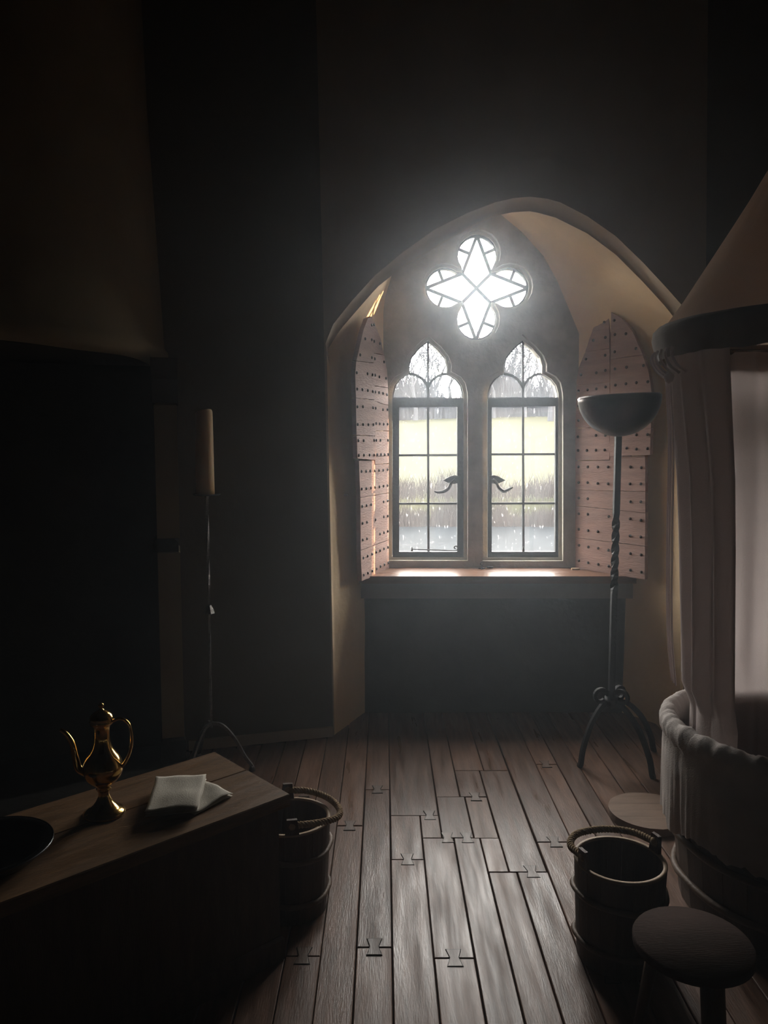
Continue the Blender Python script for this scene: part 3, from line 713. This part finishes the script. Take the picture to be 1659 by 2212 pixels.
# ------------------------------------------------------------------ buckets
def helix(path, r, turns, strand, n):
    P = resample(path, n); out = []
    for i, p in enumerate(P):
        t = (P[min(i + 1, n)] - P[max(i - 1, 0)]).normalized(); uu = t.cross(Vector((0, 0, 1)))
        uu = uu.normalized() if uu.length > 1e-3 else Vector((1, 0, 0)); ww = t.cross(uu)
        an = 2 * math.pi * turns * i / n + strand * 2 * math.pi / 3
        out.append(p + (uu * math.cos(an) + ww * math.sin(an)) * r)
    return out
def bucket(label, loc, h, ears_at, rope_pts, rz=0):
    root = thing('bucket', label, 'bucket', loc, rz, 'coopered rope-handled buckets')
    NS = 18; rb, rt = 0.118, 0.131; tk = 0.011; src = None
    earN = [int(round(e / (2 * math.pi) * NS)) % NS for e in ears_at]
    def stave(hh, rounded):
        m = MB(); a = math.pi / NS * 0.985; vs = []
        lev = [(0, rb), (h * .5, rb + (rt - rb) * .55), (h, rt)] + ([(hh, rt + .003)] if rounded else [])
        for z, r in lev:
            wf = 0.72 if z > h else 1
            for rr in (r, r - tk):
                for s in (-1, 0, 1): vs.append((rr * math.cos(a * s * wf), rr * math.sin(a * s * wf), z))
        fs = []
        for k in range(len(lev) - 1):
            o_ = k * 6; n_ = o_ + 6
            fs += [(o_, o_ + 1, n_ + 1, n_), (o_ + 1, o_ + 2, n_ + 2, n_ + 1), (o_ + 3, n_ + 3, n_ + 4, o_ + 4), (o_ + 4, n_ + 4, n_ + 5, o_ + 5), (o_, n_, n_ + 3, o_ + 3), (o_ + 2, o_ + 5, n_ + 5, n_ + 2)]
        e = (len(lev) - 1) * 6
        fs += [(e, e + 1, e + 4, e + 3), (e + 1, e + 2, e + 5, e + 4), (0, 3, 4, 1), (1, 4, 5, 2)]
        return m.add(vs, fs)
    tall = None
    for k in range(NS):
        M = Rz(2 * math.pi * k / NS)
        if k in earN:
            o = stave(h + .052, True).build('ear_stave', DARKWOOD, root) if tall is None else share(tall, 'ear_stave', root)
            tall = tall or o
        else:
            o = stave(h, False).build('stave', DARKWOOD, root) if src is None else share(src, 'stave', root)
            src = src or o
        o.matrix_local = M
    MB().lathe([(rt - tk - .001, h - .004), (rt - tk, h + .0015), (rt + .0005, h + .0015), (rt + .001, h - .004)], 48).build('rim', RIMWOOD, root)
    MB().lathe([(0, .02), (rb - tk, .02), (rb - tk, .008), (0, .008)], 24).build('bottom', DARKWOOD, root)
    for z in (h * .22, h * .70):
        r = rb + (rt - rb) * z / h + .004
        MB().tube([((r + .002 * math.sin(7 * t)) * math.cos(t), (r + .002 * math.sin(7 * t)) * math.sin(t), z + .004 * math.sin(2 * t)) for t in arc(0, 2 * math.pi, 48)], .0085, 6, caps=False).build('hoop', HOOPWOOD, root)
    rope = smooth_path(rope_pts, 8); s0 = None
    rr = node('rope_handle', root)
    for st in range(3):
        MB().tube(helix(rope, .0062, 14, st, 150), .0050, 6).build('strand', ROPE, rr)
    for p in (rope[0], rope[-1]):
        MB().lathe([(0, -.014), (.010, -.010), (.014, 0), (.010, .010), (0, .014)], 10, M=T(*p)).build('knot', ROPE, rr)
    return root
rt = .131
def on(a, r, z): return (r * math.cos(a), r * math.sin(a), z)
d2 = math.radians
# bucket at the chest: ears front and back, rope flopped to the window side
bucket('rope-handled wooden bucket tucked behind the end of the chest', (-0.305, 2.395, 0), 0.30, (d2(-80), d2(100)),
       [on(d2(100), .125, .33), on(d2(70), .135, .325), on(d2(40), .148, .318), on(d2(12), .160, .312), on(d2(-12), .160, .313), on(d2(-40), .135, .322), on(d2(-80), .124, .33)])
bucket('rope-handled wooden bucket standing beside the cloth-draped bathtub', (0.690, 2.150, 0), 0.292, (d2(200), d2(20)),
       [on(d2(200), .125, .322), on(d2(172), .140, .319), on(d2(150), .140, .322), on(d2(125), .136, .317), on(d2(90), .132, .315), on(d2(55), .130, .317), on(d2(20), .122, .322)])

# ------------------------------------------------------------------ lid on the floor, stool
l0 = atZ(1402, 1750, .03)
ld = thing('round_board', 'round wooden board lying flat on the floor behind the bucket', 'board', (l0.x, l0.y, 0.001))
for (a, b) in ((-.158, -.0525), (-.0515, .0535), (.0545, .158)):
    rr_ = .158; y_ = arc(a, b, 14)
    out = [(math.sqrt(max(0, rr_ ** 2 - q * q)), q) for q in y_] + [(-math.sqrt(max(0, rr_ ** 2 - q * q)) - 1e-5, q) for q in y_[::-1]]
    MB().plate([out], lambda p, q, t: (p, q, t), 0, .030).build('plank', PALEWOOD, ld)
s0 = atZ(1497, 2030, .30)
st = thing('stool', 'low round wooden stool with splayed legs beside the bucket', 'stool', (s0.x, s0.y, 0))
MB().lathe([(0, .272), (.132, .272), (.140, .278), (.141, .294), (.137, .300), (0, .300)], 48).build('seat', STOOLWOOD_SHADED, st)
for k in range(3):
    a = d2(30 + 120 * k)
    MB().tube([on(a, .085, .272), on(a, .125, .0)], [.018, .013], 10).build('leg', DARKWOOD, st)

# ------------------------------------------------------------------ bathtub, cloth, canopy
TC = Vector((1.345, 2.40))
tub = thing('bathtub', 'round wooden bathtub built of upright staves and a rope hoop', 'bathtub', (TC.x, TC.y, 0))
NS = 30; src = None
for k in range(NS):
    if src is None:
        a = math.pi / NS * .985; vs = []; lev = [(0, .355), (.3, .385), (.585, .402)]
        for z, r in lev:
            for rr in (r, r - .022):
                for s in (-1, 1): vs.append((rr * math.cos(a * s), rr * math.sin(a * s), z))
        fs = []
        for q in range(2):
            o_ = q * 4; n_ = o_ + 4
            fs += [(o_, o_ + 1, n_ + 1, n_), (o_ + 2, n_ + 2, n_ + 3, o_ + 3), (o_, n_, n_ + 2, o_ + 2), (o_ + 1, o_ + 3, n_ + 3, n_ + 1)]
        fs += [(8, 9, 11, 10), (0, 2, 3, 1)]
        src = MB().add(vs, fs).build('stave', DARKWOOD, tub); o = src
    else: o = share(src, 'stave', tub)
    o.matrix_local = Rz(2 * math.pi * k / NS)
MB().lathe([(0, .05), (.36, .05), (.34, .03), (0, .03)], 30).build('bottom', DARKWOOD, tub)
for z, r in ((.225, .386), (.09, .372)):
    hz = [(r + .003 * math.sin(9 * t), z + .008 * math.sin(t * 2 + 1)) for t in arc(0, 2 * math.pi, 72)]
    MB().tube([(a * math.cos(t), a * math.sin(t), b) for (a, b), t in zip(hz, arc(0, 2 * math.pi, 72))], .0115, 8, caps=False).build('hoop', HOOPWOOD, tub)
tcl = []
for i in range(6): tcl.append((.372 - .004 * i, .30 + .05 * i))
prof = [(.362, .32), (.364, .42), (.366, .50), (.368, .56), (.374, .592), (.388, .613), (.408, .618), (.426, .606), (.434, .585), (.430, .560), (.420, .54), (.418, .50), (.417, .45), (.416, .40), (.415, .35), (.414, .31), (.413, .275)]
def cf(r, z, a, j):
    P = Vector((math.cos(a) * 6, math.sin(a) * 6, 0))
    if 3 <= j <= 10:
        w_ = noise.noise(Vector((a * 11, j * .25, 3))); f = .008 * w_ + .006 * noise.noise(Vector((a * 30, j * .4, 9)))
        t = (j - 3) / 7 * math.pi
        return r - f * math.cos(t) * .9, z + f * math.sin(t)
    if j > 10:
        k = (j - 10) / 6
        f = .010 * k * noise.noise(Vector((a * 16, j * .08, 1))) + .007 * k * noise.noise(Vector((a * 40, j * .1, 5)))
        drop = k * (.07 * noise.noise(Vector((a * 3.0, 0, 4))) + .02 * noise.noise(Vector((a * 14, 0, 8))))
        return r + max(-.012, f) + .004, z - drop
    return r + .003 * noise.noise(Vector((a * 20, z * 3, 2))), z
tc = MB().lathe(prof, 260, rf=cf).build('bath_cloth', TUBCLOTH); tc.location = (TC.x, TC.y, 0)
tag(tc, 'crumpled white linen sheet draped over the rim of the bathtub', 'cloth')
cn = thing('bath_canopy', 'tent-like linen canopy with curtains hanging over the bathtub', 'canopy', (TC.x, TC.y, .1))
OZ = -0.1
def cone(r, z, a, j):
    t = (z - 1.84) / .8
    return r * (1 - 0.035 * (0.5 + 0.5 * math.sin(8 * a)) * math.sin(math.pi * min(1, max(0, t))) ) + .006 * noise.noise(Vector((a * 7, z * 3, 0))), z
MB().lathe([(.478, 1.845), (.462, 1.862), (.40, 1.955), (.34, 2.055), (.28, 2.155), (.22, 2.255), (.16, 2.36), (.10, 2.47), (.05, 2.58), (.015, 2.66)], 96, M=T(0, 0, OZ), rf=cone).build('tent_top', CANOPY, cn)
MB().tube([(0, 0, 2.65 + OZ), (0, 0, ROOM_H + OZ)], .008, 8).build('cord', ROPE, cn)
def vf(r, z, a, j): return r + .006 * noise.noise(Vector((a * 9, z * 6, 2))), z + (.008 * noise.noise(Vector((a * 8, 0, 5))) if j > 4 else 0)
MB().lathe([(.462, 1.862), (.480, 1.868), (.492, 1.855), (.494, 1.835), (.488, 1.815), (.480, 1.79), (.476, 1.765)], 96, M=T(0, 0, OZ), rf=vf).build('valance', VALANCE, cn)
MB().tube([(.470 * math.cos(t), .470 * math.sin(t), 1.835 + OZ) for t in arc(0, 2 * math.pi, 64)], .012, 8, caps=False).build('hoop', DARKWOOD, cn)
def curtain(a0, a1, n, ph, name='curtain'):
    prof = [(z) for z in [1.835, 1.8, 1.74, 1.6, 1.4, 1.2, 1.0, .85, .72, .64, .56, .45, .34]]
    vs = []; fs = []
    for i in range(n + 1):
        a = a0 + (a1 - a0) * i / n
        for z in prof:
            k = (1.835 - z) / 1.5
            r = .448 - .05 * min(1, k * 3) - .055 * k
            f = math.sin(a * 22 + ph + .8 * math.sin(a * 5 + z)) * (.012 + .006 * k) + .009 * noise.noise(Vector((a * 10, z * 1.2, ph)))
            r += f
            r = min(r, .338) if z < .66 else r
            vs.append((r * math.cos(a), r * math.sin(a), z + OZ))
    m = len(prof)
    for i in range(n):
        for j in range(m - 1): fs.append((i * m + j, (i + 1) * m + j, (i + 1) * m + j + 1, i * m + j + 1))
    return MB().add(vs, fs, True).build(name, CURTAIN, cn, fix=False)
curtain(d2(142), d2(211), 120, 0.4)
curtain(d2(-55), d2(138), 200, 1.7)
# knotted ties hanging at the ring
for k in range(6):
    a = d2(166 + 4.5 * k); pts = smooth_path([on(a, .49, 1.79 + OZ), on(a + .02, .497, 1.765 + OZ), on(a + .03, .482, 1.735 + OZ), on(a + .01 * k, .455, 1.715 + OZ)], 4)
    MB().tube(pts, [.0045] * len(pts), 6).build('tie', CURTAIN, cn)
MB().lathe([(0, -.022), (.012, -.014), (.017, 0), (.012, .014), (0, .022)], 10, M=T(*on(d2(176), .455, 1.71 + OZ))).build('tie_knot', CURTAIN, cn)
for k in range(4):
    a = d2(163 + 4 * k); MB().tube(smooth_path([on(a, .447, 1.71 + OZ), on(a, .432, 1.5 + OZ), on(a + .01, .428, 1.2 + OZ), on(a, .418, .9 + OZ), on(a, .40, .72 + OZ)], 5), .0032, 6).build('tie', CURTAIN, cn)

# ------------------------------------------------------------------ bowl stand
feet = [atZ(1254, 1657, 0), atZ(1409, 1682, 0), atZ(1411, 1624, 0)]
pc = Vector((1.058, 3.49, 0))
bw = thing('bowl_stand', 'tall iron stand with scrolled tripod foot and metal bowl', 'lamp stand', pc)
rz_ = [atY(1332, y, 3.49).z for y in (857, 943)]
prof = []
RB = .182; hB = rz_[0] - rz_[1]
for t in arc(0, math.pi / 2, 14): prof.append((RB * math.sin(t), rz_[1] + hB * (1 - math.cos(t))))
prof += [(RB - .004, rz_[0] + .002)] + [(max(0, RB * math.sin(t) - .006), rz_[1] + .006 + hB * (1 - math.cos(t))) for t in arc(math.pi / 2, 0, 14)]
MB().lathe(prof, 56, M=T(0, 0, rz_[0]) @ Ry(d2(-2.5)) @ T(0, 0, -rz_[0])).build('bowl', BRONZE, bw)
zz = [0.30 + (rz_[1] - .30) * i / 60 for i in range(61)]
z_a, z_b = atY(1332, 1275, 3.49).z, atY(1332, 1115, 3.49).z
tw = []; 
for z in zz: tw.append(0 if z < z_a else (2 * math.pi * 1.5 * min(1, (z - z_a) / (z_b - z_a))))
MB().tube([(0, 0, z) for z in zz], [.0185] * 61, 4, square=True, twist=tw).build('pole', IRON, bw)
MB().lathe([(0, .27), (.022, .28), (.032, .30), (.030, .33), (.020, .322), (.018, .36)], 16).build('collar', IRON, bw)
for k, f in enumerate(feet):
    d_ = (f - pc); d_.z = 0; L_ = d_.length; d_.normalize()
    pts = smooth_path([d_ * .012 + Vector((0, 0, .30)), d_ * (L_ * .33) + Vector((0, 0, .285)), d_ * (L_ * .68) + Vector((0, 0, .20)), d_ * (L_ * .92) + Vector((0, 0, .09)), d_ * L_ + Vector((0, 0, .014)), d_ * (L_ + .012) + Vector((0, 0, .012))], 6)
    MB().tube(pts, .014, 4, square=True).build('leg', IRON, bw)
    sc_ = []
    for t in arc(0, math.pi * 1.75, 16):
        rr = .036 - .012 * t / (math.pi * 1.75)
        sc_.append(d_ * (.052 - rr * math.cos(t)) + Vector((0, 0, .325 + rr * math.sin(t) + .01)))
    MB().tube(sc_, .011, 4, square=True).build('scroll', IRON, bw)

# ------------------------------------------------------------------ candle stand
k0 = Vector((-0.79, 3.42, 0))
zc_ = atY(463, 1067, 3.42).z
cs = thing('candle_stand', 'tall thin iron candle stand on three bowed feet', 'candle stand', k0)
MB().lathe([(0, zc_ - .010), (.056, zc_ - .006), (.062, zc_ - .001), (.060, zc_ + .001), (.054, zc_ - .003), (0, zc_ - .003)], 32).build('drip_pan', IRON, cs)
kz = atY(461, 1318, 3.42).z; lz = atY(458, 1562, 3.42).z
def hexrod(z0, z1, r0, r1): return MB().tube([(0, 0, z0 + (z1 - z0) * i / 40) for i in range(41)], [r0 + (r1 - r0) * i / 40 for i in range(41)], 4, square=True, twist=[.10 * i for i in range(41)])
STEEL = mat('worn_steel', (0.26, 0.25, 0.24), 0.4, 0.85, 0.3, 40, 0.4, 120)
hexrod(kz, zc_ - .008, .0065, .009).build('rod', STEEL, cs)
hexrod(lz - .02, kz, .0065, .0065).build('rod', STEEL, cs)
MB().lathe([(0, kz - .016), (.026, kz - .014), (.020, kz + .004), (.010, kz + .022), (0, kz + .024)], 6, smooth=False).build('knop', STEEL, cs)
for k in range(3):
    a = d2(3 + 120 * k)
    pts = smooth_path([on(a, 0.0, lz), on(a, .05, lz - .012), on(a, .105, lz - .075), on(a, .150, lz - .16), on(a, .178, lz - .20), on(a, .182, .014)], 6)
    if pts[-1].z > lz: pass
    MB().tube(pts, .0095, 4, square=True).build('leg', STEEL, cs)
    MB().lathe([(0, 0), (.016, 0), (.012, .02), (0, .03)], 8, M=T(*on(a, .182, 0))).build('foot', STEEL, cs)
zt = atY(463, 885, 3.42).z
cd = thing('candle', 'thick cream pillar candle standing on the iron drip pan', 'candle', (k0.x - .006, k0.y, zc_ - .003))
hC = zt - zc_
def wf(r, z, a, j): return r * (1 + .03 * noise.noise(Vector((math.cos(a), math.sin(a), z * 5)))), z + (.006 * math.sin(a + 2) if z > hC - .02 else 0)
MB().lathe([(0, 0), (.041, 0), (.0405, hC * .3), (.039, hC * .7), (.0375, hC - .012), (.034, hC - .002), (.029, hC), (.023, hC - .008), (0, hC - .014)], 32, rf=wf).build('wax', WAX, cd)
MB().tube([(0, 0, hC - .015), (.002, 0, hC - .004), (.004, 0, hC + .003)], .0022, 6).build('wick', DARKWOOD, cd)

# ------------------------------------------------------------------ outside
GRASS = mat('winter_grass', (0.0108, 0.0134, 0.0040), 0.9, 0, 0.3, 0.25, 0, 5, spec=0.05, color2=(0.0196, 0.0190, 0.0068))
TWIG = mat('twigs', (0.0135, 0.0104, 0.0092), 0.9, 0, 0.3, 2, 0, spec=0.1)
BARK_HAZED = mat('bark_hazed', (0.027, 0.028, 0.032), 0.9, 0, 0.2, 1, 0, spec=0.1)  # lightened so that distance haze sits in the bark colour
WOOD_HAZED = mat('woodland', (0.018, 0.0195, 0.0235), 0.95, 0, 0.3, 0.5, 0, spec=0.05)  # haze over the wood painted as a paler, bluish grey
LEAF = mat('autumn_leaves', (0.06, 0.024, 0.005), 0.8, 0, 0.4, 3, 0, spec=0.2)
WATER = mat('moat_water', (0.0075, 0.0095, 0.0115), 0.5, 0, 0.2, 0.8, 0.5, 2.5, (1, 0.5, 1), spec=0.004)
def gz(x, y):
    t = (y - 31) / 80
    base = -0.75 + 5.7 * max(0, min(1.4, t)) ** 0.9 if t > 0 else -0.75 + t * 1.2
    return base + 0.02 * (x - 10) * max(0, min(1, t)) + 0.25 * noise.noise(Vector((x * .04, y * .04, 0)))
vs = []; fs = []; nx, ny = 60, 60
ys = [29.5 + 0.6 * j for j in range(6)] + [33 + (230 - 33) * ((j) / (ny - 7)) ** 1.5 for j in range(1, ny - 5)]
for j, y_ in enumerate(ys):
    for i in range(nx + 1):
        x_ = -120 + 260 * i / nx
        vs.append((x_, y_, -2.2 if j == 0 else gz(x_, y_)))
for j in range(len(ys) - 1):
    for i in range(nx): q = j * (nx + 1) + i; fs.append((q, q + 1, q + nx + 2, q + nx + 1))
fd = MB().add(vs, fs, True).build('field', GRASS); tag(fd, 'sunlit yellow-green winter meadow rising beyond the moat', 'field', kind='structure')
wt = MB().box((-120, 4.75, -2.2), (140, 30.2, -1.6)).build('moat_water', WATER); tag(wt, 'grey moat water below the windows', 'water', kind='structure')
# twiggy shrubs on the far bank
m = MB(); vs = []; fs = []
for k in range(15000):
    x_ = R.uniform(-4, 12); y_ = R.uniform(28.8, 32.5) if k % 2 else R.uniform(28.7, 29.6)
    dens = 0.6 + 0.5 * noise.noise(Vector((x_ * .5, y_ * .2, 3)))
    if R.random() > dens: continue
    z_ = max(-1.65, gz(x_, y_)) - .1 if y_ > 29.9 else -1.65
    h = (0.7 + 1.1 * R.random()) * (0.75 + 0.6 * noise.noise(Vector((x_ * .35, 0, 7))))
    if x_ > 4.7: h *= 0.62
    a = R.uniform(-.35, .35) * h; b = R.uniform(-.3, .3) * h; w_ = R.uniform(.006, .016); q = len(vs)
    vs += [(x_ - w_, y_, z_), (x_ + w_, y_, z_), (x_ + a * .4 + w_ * .7, y_ + b * .4, z_ + h * .6), (x_ + a * .4 - w_ * .7, y_ + b * .4, z_ + h * .6), (x_ + a, y_ + b, z_ + h)]
    fs += [(q, q + 1, q + 2, q + 3), (q + 3, q + 2, q + 4)]
sh = m.add(vs, fs).build('bank_shrubbery', TWIG, fix=False); tag(sh, 'bare brown twiggy undergrowth along the far moat bank', 'shrubs', kind='stuff')
# bare trees
def make_tree(seed, h):
    rr = random.Random(seed); m = MB()
    def grow(p, d, L, r, lev):
        n_ = 3; pts = [p]; rad = [r]
        for i in range(n_):
            d = (d + Vector((rr.uniform(-1, 1), rr.uniform(-1, 1), rr.uniform(-.4, .7))) * .16).normalized(); p = p + d * L / n_; pts.append(p); rad.append(r * (1 - .45 * (i + 1) / n_))
        m.tube(pts, [max(q, .035) for q in rad], 4 if lev < 2 else 3, caps=False)
        if lev >= 5: return
        for k in range(rr.choice((2, 3, 3)) if lev < 4 else 3):
            q = pts[rr.choice((1, 2, 3)) if k else 3]; o_ = d.orthogonal().normalized(); o_.rotate(Matrix.Rotation(rr.uniform(0, 6.28), 3, d))
            grow(q, (d * .75 + o_ * rr.uniform(.35, .8) + Vector((0, 0, .18))).normalized(), L * rr.uniform(.6, .8), rad[-1] * rr.uniform(.6, .85), lev + 1)
    grow(Vector((0, 0, -.3)), Vector((0, 0, 1)), h * .30, h * .026, 0)
    return m
protos = []
for s in range(4): protos.append(make_tree(11 + s, 14.0).build('bare_tree', BARK_HAZED, fix=False))
spots = [(21.5, 100, 1.35)] + [(-16 + 5.4 * (k % 12) + 2.7 * (k // 12 % 2) + R.uniform(-1.2, 1.2), 116 + 9 * (k // 12) + R.uniform(-2, 2), R.uniform(.95, 1.35)) for k in range(48)]
for i, (x_, y_, s_) in enumerate(spots):
    o = protos[i] if i < 4 else bpy.data.objects.new('bare_tree', protos[i % 4].data)
    if i >= 4: COL.objects.link(o)
    o.location = (x_, y_, gz(x_, y_)); o.rotation_euler = (0, 0, R.uniform(0, 6.28)); o.scale = (s_, s_, s_)
    if i == 0: tag(o, 'bare tree standing alone at the top of the meadow', 'tree')
    else: tag(o, 'bare leafless winter tree in the wood beyond the meadow', 'tree', 'bare trees of the distant wood')
m = MB(); vs = []; fs = []
for k in range(12000):
    x_ = R.uniform(-25, 55); y_ = R.uniform(116, 134); z_ = gz(x_, y_) - .3
    h = (2.5 + 7.0 * R.random() ** 1.3) * (0.85 + 0.7 * noise.noise(Vector((x_ * .13, y_ * .05, 2))))
    a = R.uniform(-.25, .25) * h; b = R.uniform(-.2, .2) * h; w_ = R.uniform(.03, .10); q = len(vs)
    vs += [(x_ - w_, y_, z_), (x_ + w_, y_, z_), (x_ + a * .4 + w_ * .7, y_ + b * .4, z_ + h * .6), (x_ + a * .4 - w_ * .7, y_ + b * .4, z_ + h * .6), (x_ + a, y_ + b, z_ + h)]
    fs += [(q, q + 1, q + 2, q + 3), (q + 3, q + 2, q + 4)]
wf_ = m.add(vs, fs).build('woodland_undergrowth', WOOD_HAZED, fix=False); tag(wf_, 'dense woodland edge behind the meadow, haze painted in its grey', 'woodland', kind='stuff')
# narrow tree with orange leaves
at = thing('autumn_tree', 'slim tree still holding orange leaves, seen through the quatrefoil', 'tree', (7.15, 60, gz(7, 60)))
m = MB(); zt = 9.2 - gz(7, 60) + 1.0
m.tube([(0, 0, -.2), (.1, 0, zt * .5), (0, 0, zt)], [.14, .09, .02], 6)
for k in range(46):
    z = R.uniform(zt * .55, zt); a = R.uniform(0, 6.28); L = R.uniform(.3, .9)
    m.tube([(0, 0, z), (L * math.cos(a), L * math.sin(a), z + L * .6)], [.02, .006], 3)
m.build('trunk', BARK_HAZED, at, fix=False)
m = MB(); vs = []; fs = []
for k in range(900):
    z = R.uniform(zt * .62, zt + .6); r_ = R.uniform(0, .95) * (1.25 - .45 * z / zt); a = R.uniform(0, 6.28); c = Vector((r_ * math.cos(a), r_ * math.sin(a), z))
    e1 = Vector((R.uniform(-1, 1), R.uniform(-1, 1), R.uniform(-1, 1))).normalized() * .06; e2 = e1.orthogonal().normalized() * .04; q = len(vs)
    vs += [tuple(c - e1), tuple(c + e2), tuple(c + e1), tuple(c - e2)]; fs.append((q, q + 1, q + 2, q + 3))
lv_ = m.add(vs, fs).build('foliage', LEAF, at, fix=False); lv_['kind'] = 'stuff'

# ------------------------------------------------------------------ haze volume added for lens glare
hm = bpy.data.materials.new('glare_scatter'); hm.use_nodes = True; nt = hm.node_tree
nt.nodes.remove(nt.nodes['Principled BSDF'])
vadd = nt.nodes.new('ShaderNodeAddShader')
for k, (dn, g_) in enumerate(GLARE_HAZE):
    vsn = nt.nodes.new('ShaderNodeVolumeScatter'); vsn.inputs['Color'].default_value = (0.82, 0.92, 1.0, 1)
    vsn.inputs['Density'].default_value = dn; vsn.inputs['Anisotropy'].default_value = g_
    nt.links.new(vsn.outputs[0], vadd.inputs[k])
nt.links.new(vadd.outputs[0], nt.nodes['Material Output'].inputs['Volume'])
foot = [(ROOM_W + .02, ROOM_S + .02), (ROOM_E - .02, ROOM_S + .02), (ROOM_E - .02, ne_y(ROOM_E) - .02), (1.60, YN - .02), (1.49, YN), (1.10, YB - .01), (0.02, YB - .01), (-0.23, YN), (-0.29, YN - .03), (ROOM_W + .02, nw_y(ROOM_W) - .02)]
hz = MB().plate([foot], lambda a, b, t: (a, b, t), .01, ROOM_H - .02).build('glare_haze', hm)
tag(hz, 'thin haze added for the lens glare around the window', 'haze', kind='stuff')
